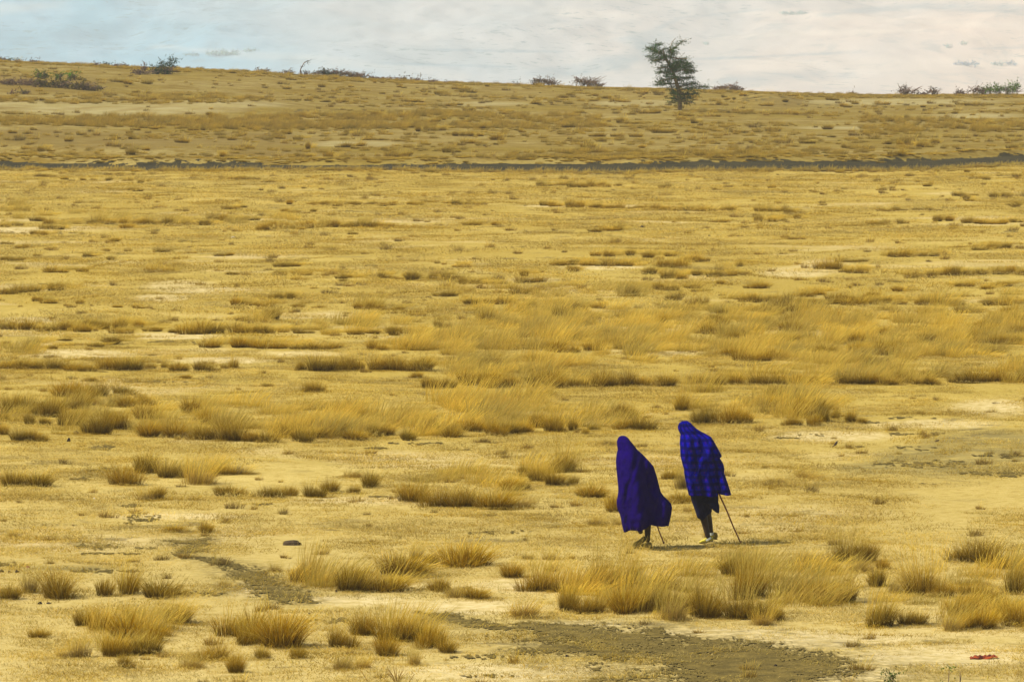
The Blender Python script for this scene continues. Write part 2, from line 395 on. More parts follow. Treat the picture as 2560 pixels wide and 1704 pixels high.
def trk(X, Y):
    n, f = track_edges(X, Y)
    w_ = (fbm(X * 0.12, Y * 0.2, 5, 12) - 0.5) * 4.0
    e1 = Y - n + 0.3 + w_ + (vnoise(X * 2.0, Y * 1.0, 14) - 0.5) * 2.4 + (vnoise(X * 6.0, Y * 3, 16) - 0.5) * 1.4
    e2 = (f - 0.1 - Y) + (fbm(X * 0.4, Y * 0.2, 4, 17) - 0.5) * 3.0 + (vnoise(X * 3.0, Y * 2.0, 18) - 0.5) * 1.0
    sp = fbm(X * 3.6, Y * 2.2, 3, 19)
    return (e1 > 0) & (e2 > 0) & ~((sp > 0.64) & (np.minimum(e1, e2) < 0.6))
V, q = cell_sheet("t", -40, 42, 240, 282, 0.08, 0.14, trk, M_track, 0.012)
o = link(bpy.data.objects.new("dirt_track", np_mesh("dirt_track", V, q, 4, M_track, smooth=True))); tag(o, kind="structure")

def soilpts():
    L = []
    for (a, b, c, t) in [(195, 1366, 290, 5), (210, 1384, 335, 2.5), (345, 1370, 385, 2), (0, 1412, 62, 4), (1180, 1332, 1310, 3), (1290, 1328, 1320, 2), (755, 1552, 860, 6), (440, 1482, 560, 5),
                         (150, 1428, 340, 4), (110, 1312, 190, 2), (320, 1300, 380, 8), (220, 1176, 320, 4), (165, 1198, 205, 4), (320, 955, 460, 3), (980, 1108, 1100, 3), (1120, 1124, 1170, 2.5),
                         (920, 1121, 970, 1.6), (770, 1251, 815, 1.8), (930, 1242, 985, 1.4), (640, 1261, 680, 2), (240, 1120, 270, 6), (300, 1265, 350, 3), (2230, 1046, 2330, 3), (2010, 1088, 2050, 2.5),
                         (2140, 1116, 2160, 2), (2210, 1086, 2290, 3), (2300, 1084, 2360, 3), (2240, 1120, 2330, 4), (2200, 1160, 2420, 8), (2430, 1140, 2560, 4), (2280, 1210, 2330, 2), (1940, 1095, 1990, 2),
                         (2420, 1185, 2560, 5), (1120, 1642, 1290, 5), (1180, 1470, 1075, 4), (1020, 1470, 1075, 4), (2080, 1056, 2190, 3), (1705, 1052, 1800, 2), (1160, 1690, 1290, 3),
                         (370, 577, 415, 1.6), (440, 603, 490, 2.6), (420, 600, 470, 1), (975, 541, 1020, 2), (715, 530, 760, 2.2), (830, 528, 895, 1), (1440, 562, 1475, 1.5), (1600, 567, 1645, 1.8),
                         (1110, 562, 1150, 1.2), (1240, 604, 1280, 1.6), (1480, 692, 1500, 1.6), (820, 722, 845, 1.6), (745, 739, 755, 1.5), (120, 583, 205, 1.5), (170, 600, 200, 1.2), (0, 582, 60, 1),
                         (1975, 568, 1995, 1.5), (1920, 565, 1945, 1.3), (2210, 705, 2245, 1.3), (2510, 579, 2540, 1.2), (1650, 548, 1680, 1.2), (1820, 590, 1830, 1.5), (1930, 610, 1965, 1),
                         (1345, 680, 1372, 2), (1280, 618, 1340, 1), (835, 680, 880, 1.2), (915, 665, 935, 1), (100, 710, 115, 1.2), (1870, 246, 1900, 5), (1855, 251, 1915, 3), (1930, 262, 2000, 1.5), (1925, 243, 1965, 1.2), (375, 212, 390, 1.5),
                         (830, 275, 870, 1.4), (700, 278, 800, 1.6), (1280, 264, 1440, 1.6), (1440, 265, 1520, 1.4), (2040, 263, 2110, 1), (380, 855, 480, 2.5), (480, 860, 505, 1.5)]:
        L.append([(min(a, c), b, t * 0.6), ((a + c) / 2, b - 0.5, t), (max(a, c), b + 0.5, t * 0.5)])
    return L
SOIL = soilpts()
def soil_val(X, Y, lists, asp):
    u, v = proj(X, Y, height(X, Y))
    d = np.full(X.shape, 9.0)
    for p in lists:
        a = np.array(p)
        mk = (u > a[:, 0].min() - 170) & (u < a[:, 0].max() + 170) & (v > a[:, 1].min() - 90) & (v < a[:, 1].max() + 90)
        if mk.any():
            d[mk] = np.minimum(d[mk], seg_d(u[mk], v[mk], p, asp))
    return d
def trailf(X, Y):
    d = soil_val(X, Y, TRAIL, 6.0)
    return d + (fbm(X * 1.3, Y * 0.5, 4, 55) - 0.5) * 1.9 + (fbm(X * 7, Y * 3, 3, 57) - 0.5) * 1.8 + (vnoise(X * 40, Y * 17, 58) - 0.5) * 1.5 < 0.62
V, q = cell_sheet("p", -7, 6, 63.5, 88, 0.022, 0.05, trailf, M_soil)
o = link(bpy.data.objects.new("path", np_mesh("path", V, q, 4, M_soil, smooth=True))); tag(o, kind="structure")
Vs, Qs, off = [], [], 0
for p in SOIL:
    a = np.array(p); (xa, ya, _), (xb, yb, _) = at(a[0, 0] - 6, a[:, 1].max() + a[:, 2].max() * 1.6), at(a[2, 0] + 6, max(a[:, 1].min() - a[:, 2].max() * 1.8, 236))
    y0, y1 = min(ya, yb), max(ya, yb); sc = y1 / 80
    x0 = min((a[0, 0] - 1290) / F * y0, (a[0, 0] - 1290) / F * y1); x1 = max((a[2, 0] - 1270) / F * y0, (a[2, 0] - 1270) / F * y1)
    if y1 - y0 > 60: continue
    def ff(X, Y, p=p, sc=sc):
        return soil_val(X, Y, [p], 8.0) + (fbm(X * 5 / sc, Y * 1.2 / sc, 4, 65) - 0.5) * 2.6 + (vnoise(X * 22 / sc, Y * 8 / sc, 68) - 0.5) * 3.0 < 0.35
    V, q = cell_sheet("s", x0, x1, y0, y1, 0.04 * sc, 0.07 * sc * max(1, sc * .7), ff, M_soil)
    Vs.append(V); Qs.append(q + off); off += len(V)
o = link(bpy.data.objects.new("bare_soil_ground", np_mesh("bare_soil", np.concatenate(Vs), np.concatenate(Qs), 4, M_soil, smooth=True))); tag(o, kind="structure")

# ------------------------------------------------------------------ grass meshes
def blades(base, out, L, wd, bend, lean, c0, c1, seed=0, curl=0.35, plume=False, cp=1.0):
    """n tapered strips. base (n,3), out (n,2) unit outward, L length, wd width, bend outward share, lean (2,) wind"""
    n = len(base); r = np.random.default_rng(seed)
    ss = np.array([0, 0.35, 0.7, 1.0]); wf = np.array([0.9, 1.0, 1.6 if plume else 0.75, 0.25])
    ang = r.uniform(0, 2 * np.pi, n) ; side = np.stack([np.cos(ang), np.sin(ang) * 0.6, np.zeros(n)], 1)
    V = np.zeros((n, 4, 2, 3)); C = np.zeros((n, 4, 2, 3))
    for k, s in enumerate(ss):
        hx = (out * (bend[:, None]) * (0.35 * s + 0.65 * s * s) + lean[None, :] * s ** 1.8) * L[:, None]
        z = L * (s - curl * np.clip(bend, 0, 1.2) * s * s * 0.8)
        P = base + np.concatenate([hx, z[:, None]], 1)
        for j, sg in enumerate((-0.5, 0.5)):
            V[:, k, j] = P + side * (wd * wf[k] * sg)[:, None]
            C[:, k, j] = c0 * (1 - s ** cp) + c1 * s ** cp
    idx = np.arange(n)[:, None] * 8
    q = np.concatenate([np.stack([idx[:, 0] + 2 * k, idx[:, 0] + 2 * k + 1, idx[:, 0] + 2 * k + 3, idx[:, 0] + 2 * k + 2], 1) for k in range(3)], 0)
    return V.reshape(-1, 3), q, C.reshape(-1, 3)

def cj(r, n, c, j=0.2, hue=0.06):
    a = np.array(c)[None, :] * (1 + r.uniform(-j, j, (n, 1))) * (1 + r.uniform(-hue, hue, (n, 3))); return np.clip(a, 0, 1)

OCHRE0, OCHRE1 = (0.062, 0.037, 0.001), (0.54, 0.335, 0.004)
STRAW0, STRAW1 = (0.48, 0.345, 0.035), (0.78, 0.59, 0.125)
def leaf_mound(seed, n=620, Rd=0.25, H=0.36, c0=OCHRE0, c1=OCHRE1, spread_=0.75, wd=0.007, lean=0.10):
    r = np.random.default_rng(seed)
    k = 3 + seed % 3
    cx = r.normal(0, Rd * 0.38, (k, 2)) * np.array([1.25, 1]); hs = r.uniform(0.55, 1.12, k)
    ci = r.integers(0, k, n)
    rad = np.sqrt(r.uniform(0, 1, n)) * Rd * 0.55; a = r.uniform(0, 2 * np.pi, n)
    out = np.stack([np.cos(a), np.sin(a)], 1)
    base = np.concatenate([cx[ci] + out * rad[:, None], np.zeros((n, 1)) - 0.01], 1)
    t = rad / (Rd * 0.55)
    L = H * hs[ci] * r.uniform(0.55, 1.12, n) * (1.05 - 0.3 * t)
    bend = spread_ * (0.25 + t) * r.uniform(0.4, 1.2, n)
    bright = (r.uniform(0, 1, n) < 0.25)[:, None]
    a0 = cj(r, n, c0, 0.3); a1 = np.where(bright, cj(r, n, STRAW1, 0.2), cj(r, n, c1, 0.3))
    return blades(base, out, L, r.uniform(0.6, 1.3, n) * wd, bend, np.array([lean, 0.02]), a0, a1, seed, cp=1.45)

def stalks(seed, n=170, Rd=0.25, H=0.62, lean=0.34, wd=0.0034, c0=STRAW0, c1=STRAW1):
    r = np.random.default_rng(seed + 500)
    rad = np.sqrt(r.uniform(0, 1, n)) * Rd; a = r.uniform(0, 2 * np.pi, n)
    out = np.stack([np.cos(a), np.sin(a)], 1)
    base = np.concatenate([out * rad[:, None], np.zeros((n, 1))], 1)
    L = H * r.uniform(0.5, 1.15, n)
    bend = r.uniform(0.0, 0.55, n)
    return blades(base, out, L, r.uniform(0.7, 1.3, n) * wd, bend, np.array([lean, 0.05]), cj(r, n, c0, 0.2), cj(r, n, c1, 0.22), seed, 0.2, True)

def mk(name, parts, mat):
    Vs, Qs, Cs, off = [], [], [], 0
    for (V, q, C) in parts:
        Vs.append(V); Qs.append(q + off); Cs.append(C); off += len(V)
    return np_mesh(name, np.concatenate(Vs), np.concatenate(Qs), 4, mat, np.concatenate(Cs))

NV = 7
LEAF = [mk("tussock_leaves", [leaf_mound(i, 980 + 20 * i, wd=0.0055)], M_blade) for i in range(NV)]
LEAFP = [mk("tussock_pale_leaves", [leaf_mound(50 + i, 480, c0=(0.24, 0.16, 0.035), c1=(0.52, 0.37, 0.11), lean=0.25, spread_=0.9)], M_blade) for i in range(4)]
STALK = [mk("tussock_stalks", [stalks(i)], M_stalk) for i in range(NV)]
STALKD = [mk("tussock_stalks_thin", [stalks(90 + i, 60, 0.22, 0.58, 0.12)], M_stalk) for i in range(4)]

def refsize(me):
    co = np.empty(len(me.vertices) * 3, np.float32); me.vertices.foreach_get("co", co); co = co.reshape(-1, 8, 3)
    return float(2 * np.percentile(np.abs(co[:, 4, 0]), 86)), float(np.percentile(co[:, 6, 2], 80))
REF = {me.name: refsize(me) for me in LEAF + LEAFP}
# hidden library of meshes used by the scattered grass
def lib(name, objs):
    c = bpy.data.collections.new(name)
    for i, me in enumerate(objs):
        ob = bpy.data.objects.new("%s_%02d" % (name, i), me); c.objects.link(ob)
    return c
def short_mat(seed, n=420, Rd=0.6, L0=0.045, c0=(0.40, 0.28, 0.09), c1=(0.66, 0.52, 0.24)):
    r = np.random.default_rng(seed + 900)
    rad = np.sqrt(r.uniform(0, 1, n)) * Rd; a = r.uniform(0, 2 * np.pi, n)
    p = np.stack([np.cos(a) * rad, np.sin(a) * rad], 1)
    a2 = r.uniform(0, 2 * np.pi, n); out = np.stack([np.cos(a2), np.sin(a2)], 1)
    base = np.concatenate([p, np.zeros((n, 1)) - 0.004], 1)
    L = L0 * r.uniform(0.4, 1.5, n) * (0.6 + 0.8 * vnoise(p[:, 0] * 4, p[:, 1] * 4, seed))
    return blades(base, out, L, r.uniform(0.5, 1.4, n) * 0.006, r.uniform(0.5, 1.6, n), np.array([0.3, 0.0]), cj(r, n, c0, 0.3), cj(r, n, c1, 0.25), seed)
L_mat = lib("short_grass_mat", [mk("sg", [short_mat(i, c0=(0.44, 0.325, 0.055) if i % 3 else (0.28, 0.19, 0.02), c1=(0.72, 0.57, 0.19) if i % 3 else (0.55, 0.39, 0.06))], M_blade) for i in range(8)])
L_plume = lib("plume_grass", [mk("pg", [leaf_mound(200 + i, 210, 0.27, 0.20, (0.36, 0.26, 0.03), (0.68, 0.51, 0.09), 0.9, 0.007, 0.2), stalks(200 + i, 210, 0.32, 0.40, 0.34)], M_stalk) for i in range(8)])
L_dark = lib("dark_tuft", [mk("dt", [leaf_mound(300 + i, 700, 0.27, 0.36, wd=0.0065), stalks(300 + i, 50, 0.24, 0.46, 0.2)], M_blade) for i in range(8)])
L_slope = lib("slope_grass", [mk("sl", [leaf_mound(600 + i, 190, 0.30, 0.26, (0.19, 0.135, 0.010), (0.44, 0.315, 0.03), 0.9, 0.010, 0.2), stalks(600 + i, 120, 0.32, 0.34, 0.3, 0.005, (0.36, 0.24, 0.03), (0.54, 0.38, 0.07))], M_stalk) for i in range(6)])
L_small = lib("small_tuft", [mk("st", [leaf_mound(400 + i, 150, 0.14, 0.17, (0.19, 0.125, 0.03), (0.44, 0.30, 0.075)), stalks(400 + i, 16, 0.12, 0.24, 0.15)], M_blade) for i in range(6)])

def scatter(name, P, rot, scl, idx, coll):
    """one object whose vertices carry grass from the library collection"""
    me = bpy.data.meshes.new(name); me.vertices.add(len(P)); me.vertices.foreach_set("co", P.astype(np.float32).ravel())
    for k, a, t, f in (("rot", rot, 'FLOAT_VECTOR', "vector"), ("scl", scl, 'FLOAT_VECTOR', "vector"), ("idx", idx, 'INT', "value")):
        x = me.attributes.new(k, t, 'POINT'); x.data.foreach_set(f, (a.astype(np.float32) if t != 'INT' else a.astype(np.int32)).ravel())
    ob = link(bpy.data.objects.new(name, me))
    ng = bpy.data.node_groups.new(name, 'GeometryNodeTree')
    ng.interface.new_socket("Geometry", in_out='INPUT', socket_type='NodeSocketGeometry'); ng.interface.new_socket("Geometry", in_out='OUTPUT', socket_type='NodeSocketGeometry')
    N = ng.nodes.new; Lk = ng.links.new
    gi, go = N('NodeGroupInput'), N('NodeGroupOutput')
    ci = N('GeometryNodeCollectionInfo'); ci.inputs[0].default_value = coll; ci.inputs[1].default_value = True; ci.inputs[2].default_value = True
    ip = N('GeometryNodeInstanceOnPoints'); ip.inputs['Pick Instance'].default_value = True
    def na(nm, ty):
        a = N('GeometryNodeInputNamedAttribute'); a.data_type = ty; a.inputs[0].default_value = nm; return a.outputs[0]
    Lk(gi.outputs[0], ip.inputs['Points']); Lk(ci.outputs[0], ip.inputs['Instance']); Lk(na('idx', 'INT'), ip.inputs['Instance Index'])
    Lk(na('rot', 'FLOAT_VECTOR'), ip.inputs['Rotation']); Lk(na('scl', 'FLOAT_VECTOR'), ip.inputs['Scale']); Lk(ip.outputs[0], go.inputs[0])
    md = ob.modifiers.new("grass", 'NODES'); md.node_group = ng
    return ob

class Pts:
    def __init__(s): s.P, s.R, s.S, s.I = [], [], [], []
    def add(s, x, y, sc, nvar, zs=None, rz=0.5):
        n = len(x)
        if n == 0: return
        sc = np.broadcast_to(sc, (n,))
        s.P.append(np.stack([x, y, height(x, y)], 1)); s.R.append(np.stack([rng.normal(0, 0.05, n), rng.normal(0, 0.05, n), rng.uniform(-rz, rz, n)], 1))
        z_ = sc * (rng.uniform(0.8, 1.2, n) if zs is None else zs)
        s.S.append(np.stack([sc * rng.uniform(0.85, 1.2, n), sc, z_], 1)); s.I.append(rng.integers(0, nvar, n))
    def build(s, name, coll): return scatter(name, np.concatenate(s.P), np.concatenate(s.R), np.concatenate(s.S), np.concatenate(s.I), coll)

def inpoly(u, v, poly):
    c = np.zeros(u.shape, bool); n = len(poly)
    for i in range(n):
        x1, y1 = poly[i]; x2, y2 = poly[(i + 1) % n]
        c ^= ((y1 > v) != (y2 > v)) & (u < (x2 - x1) * (v - y1) / (y2 - y1 + 1e-9) + x1)
    return c
def frand(n, y0, y1, m=1.22):
    y = np.sqrt(rng.uniform(y0 * y0, y1 * y1, n)); x = rng.uniform(-1, 1, n) * 0.09 * m * y; return x, y

# short matted cover on the plain
mats = Pts()
for (n, y0, y1, sc) in ((5200, 61, 130, 1.0), (4200, 130, 262, 1.9)):
    x, y = frand(n, y0, y1)
    near, far = track_edges(x, y)
    d = soil_val(x, y, TRAIL, 6.0)
    u, v = proj(x, y, height(x, y)); pl = np.maximum(ell_mask(u, v, PALE), 0.9 * ell_mask(u, v, OLIVE[:3]))
    ok = (y < near - 1) & (rng.uniform(0, 1, n) < np.clip(0.25 + d * 0.5, 0, 1)) & (rng.uniform(0, 1, n) > pl * 0.75) & (fbm(x * .3, y * .15, 3, 88) > 0.30)
    x, y = x[ok], y[ok]
    mats.add(x, y, sc * rng.uniform(0.8, 1.25, len(x)), 8, rz=3.1, zs=(0.7 if sc > 1 else 0.8) * rng.uniform(0.5, 1.4, len(x)))
tag(mats.build("short_grass", L_mat), "short matted straw-coloured dry grass covering the flat plain", "grass", kind="stuff")

# tall grass meadows
MEADOW = [  # polygon of roots in the photo, tufts per square metre, size, dark share
    ([(1065, 972), (1280, 966), (1700, 968), (2100, 964), (2560, 958), (2700, 955), (2700, 800), (2560, 802), (1900, 792), (1280, 795), (960, 842), (1010, 905)], 2.3, 1.0, 0.10),
    ([(560, 800), (1280, 775), (2560, 770), (2560, 800), (1900, 796), (960, 842), (560, 832)], 0.9, 0.95, 0.14),
    ([(345, 1092), (600, 1100), (1000, 1092), (1320, 1078), (1500, 1070), (1640, 1062), (1600, 990), (1280, 985), (900, 990), (520, 1000), (360, 1030)], 2.5, 1.05, 0.10),
    ([(1690, 1020), (1740, 1058), (1860, 1056), (2040, 1062), (2160, 1055), (2060, 1010), (1960, 972), (1720, 980)], 2.2, 1.05, 0.10),
    ([(0, 1005), (120, 1000), (330, 1005), (300, 1078), (180, 1085), (0, 1100)], 1.9, 0.95, 0.25),
    ([(1400, 1528), (1440, 1470), (1600, 1440), (1800, 1405), (1990, 1400), (2080, 1440), (2125, 1505), (1950, 1552), (1640, 1552)], 2.3, 1.0, 0.15),
    ([(2140, 1560), (2230, 1470), (2330, 1440), (2560, 1410), (2700, 1420), (2700, 1580), (2380, 1580)], 1.7, 0.95, 0.10),
    ([(215, 1565), (480, 1545), (620, 1560), (760, 1620), (560, 1650), (260, 1640)], 1.5, 0.95, 0.10),
    ([(880, 1585), (1000, 1570), (1120, 1620), (1000, 1640), (930, 1630)], 1.6, 1.0, 0.05),
    ([(735, 1450), (860, 1440), (1000, 1435), (1010, 1475), (820, 1475)], 1.8, 1.0, 0.05),
    ([(1000, 1240), (1280, 1262), (1400, 1250), (1440, 1200), (1390, 1175), (1080, 1185)], 1.6, 0.95, 0.15),
    ([(340, 1190), (440, 1195), (560, 1190), (520, 1150), (350, 1150)], 2.2, 1.0, 0.05),
    ([(0, 505), (320, 545), (640, 552), (640, 562), (300, 566), (0, 568)], 0.5, 0.95, 0.2),
    ([(640, 540), (970, 545), (970, 568), (640, 578)], 0.55, 0.95, 0.15),
    ([(140, 790), (340, 792), (340, 820), (200, 826), (100, 826)], 0.9, 0.95, 0.3),
    ([(0, 868), (300, 890), (360, 922), (0, 924)], 0.35, 1.0, 0.2),
    ([(880, 715), (1300, 700), (1700, 715), (1900, 735), (1900, 790), (1280, 795), (900, 770)], 0.42, 0.95, 0.16),
    ([(1900, 740), (2560, 725), (2560, 775), (1900, 770)], 0.5, 1.0, 0.2),
    ([(1600, 640), (1780, 640), (1850, 690), (1650, 700)], 0.5, 0.9, 0.15),
    ([(1000, 690), (1330, 690), (1340, 712), (1050, 712)], 0.35, 0.9, 0.2),
    ([(0, 300), (420, 292), (700, 290), (1050, 286), (1050, 322), (700, 326), (300, 320), (0, 314)], 2.2, 0.95, 0.03),
    ([(0, 240), (500, 236), (700, 250), (520, 262), (0, 259)], 1.2, 0.8, 0.04),
    ([(1050, 280), (1500, 290), (1500, 325), (1050, 322)], 1.1, 0.9, 0.05),
    ([(1280, 380), (1900, 372), (1900, 398), (1280, 400)], 1.5, 0.8, 0.03),
    ([(1900, 370), (2300, 368), (2300, 384), (1900, 392)], 1.0, 0.8, 0.05),
    ([(2150, 300), (2560, 305), (2560, 330), (2150, 340)], 0.8, 0.9, 0.05)]
plume, dark, small, slope = Pts(), Pts(), Pts(), Pts()
for poly, dens, sc, dk in MEADOW:
    us = [p[0] for p in poly]; vs = [p[1] for p in poly]
    yn = at(1280, min(max(vs) + 3, 1700))[1]; yf = at(np.mean(us), max(min(vs) - 3, 234))[1]
    yn, yf = min(yn, yf), max(yn, yf)
    if yf - yn < 4: yn, yf = yn - 4, yf + 4
    if max(vs) < 345: yn, yf = 264, 428
    hillp = max(vs) < 402
    xl, xr = (min(us) - 1280) / F, (max(us) - 1280) / F
    area = (xr - xl) * (yf * yf - yn * yn) / 2
    n = int(area * dens * (0.8 if hillp else 0.70))
    y = np.sqrt(rng.uniform(yn * yn, yf * yf, n)); x = rng.uniform(xl, xr, n) * y
    u, v = proj(x, y, height(x, y))
    ok = inpoly(u, v, poly) & (fbm(x * 0.45, y * 0.22, 3, 61) > 0.36)
    x, y = x[ok], y[ok]
    isd = rng.uniform(0, 1, len(x)) < dk * (0.3 + 2.2 * sm((fbm(x * 0.5, y * 0.3, 2, 66) - 0.4) / 0.3))
    (slope if hillp else plume).add(x[~isd], y[~isd], sc * rng.uniform(0.65, 1.25, (~isd).sum()), 6 if hillp else 8, zs=sc * rng.uniform(0.7 if hillp else 0.35, 1.3 if hillp else 1.0, (~isd).sum()))
    dark.add(x[isd], y[isd], sc * rng.uniform(0.7, 1.1, isd.sum()), 8)
# wisps thinly spread over the whole plain and rough cover of the slope
x, y = frand(550, 62, 150); small.add(x, y, rng.uniform(0.35, 0.9, len(x)), 6)
x, y = frand(650, 150, 250); small.add(x, y, rng.uniform(0.5, 1.3, len(x)), 6)
x, y = frand(17000, 262, 432); near, far = track_edges(x, y)
nn = 0.6 * fbm(x * 0.05, y * 0.09, 3, 91) + 0.4 * vnoise(x * 0.35, y * 0.12, 95)
ok = (y > far + 1.2); x, y, nn = x[ok], y[ok], nn[ok]
k1 = rng.uniform(0, 1, len(x)); u_, v_ = proj(x, y, height(x, y)); bare = ell_mask(u_, v_, PALE)
a = (nn > 0.52) & (k1 < 0.30) & (bare < 0.3); slope.add(x[a], y[a], rng.uniform(0.25, 0.9, a.sum()), 6, zs=rng.uniform(0.5, 1.0, a.sum()))
a = (k1 > 0.972) & (u_ > 300) & (fbm(x * .2, y * .08, 2, 93) > 0.45); dark.add(x[a], y[a], rng.uniform(0.6, 1.5, a.sum()), 8, zs=0.8)
a = (k1 > 0.89) & (k1 < 0.93); small.add(x[a], y[a], rng.uniform(0.7, 2.0, a.sum()) * rng.uniform(0.6, 1.2, a.sum()), 6)
x = rng.uniform(-26, 26, 1100); near, far = track_edges(x, np.full_like(x, 262.0)); yy_ = far + rng.normal(1.8, 0.9, 1100); ok = vnoise(x * 0.7, yy_ * 0.1, 33) > 0.3; dark.add(x[ok], yy_[ok], rng.uniform(0.25, 0.8, ok.sum()), 8, zs=0.45)
x = rng.uniform(-26, 26, 900); near, far = track_edges(x, np.full_like(x, 262.0)); yy_ = far + rng.normal(3.4, 1.3, 900); slope.add(x, yy_, rng.uniform(0.3, 0.8, 900), 6, zs=0.6)
x = rng.uniform(-26, 26, 900); near, far = track_edges(x, np.full_like(x, 250.0)); yy_ = near + rng.normal(-0.5, 0.8, 900); small.add(x, yy_, rng.uniform(0.5, 1.2, 900), 6)
x = rng.uniform(-26, 26, 120); near, far = track_edges(x, np.full_like(x, 250.0)); dark.add(x, near - rng.uniform(0.2, 3.0, 120), rng.uniform(0.3, 0.9, 120), 8, zs=0.5)
# grass fringe along the skyline
x, y = frand(1500, 421, 436); slope.add(x, y, rng.uniform(0.3, 0.9, len(x)), 6, zs=rng.uniform(0.4, 0.9, len(x)))

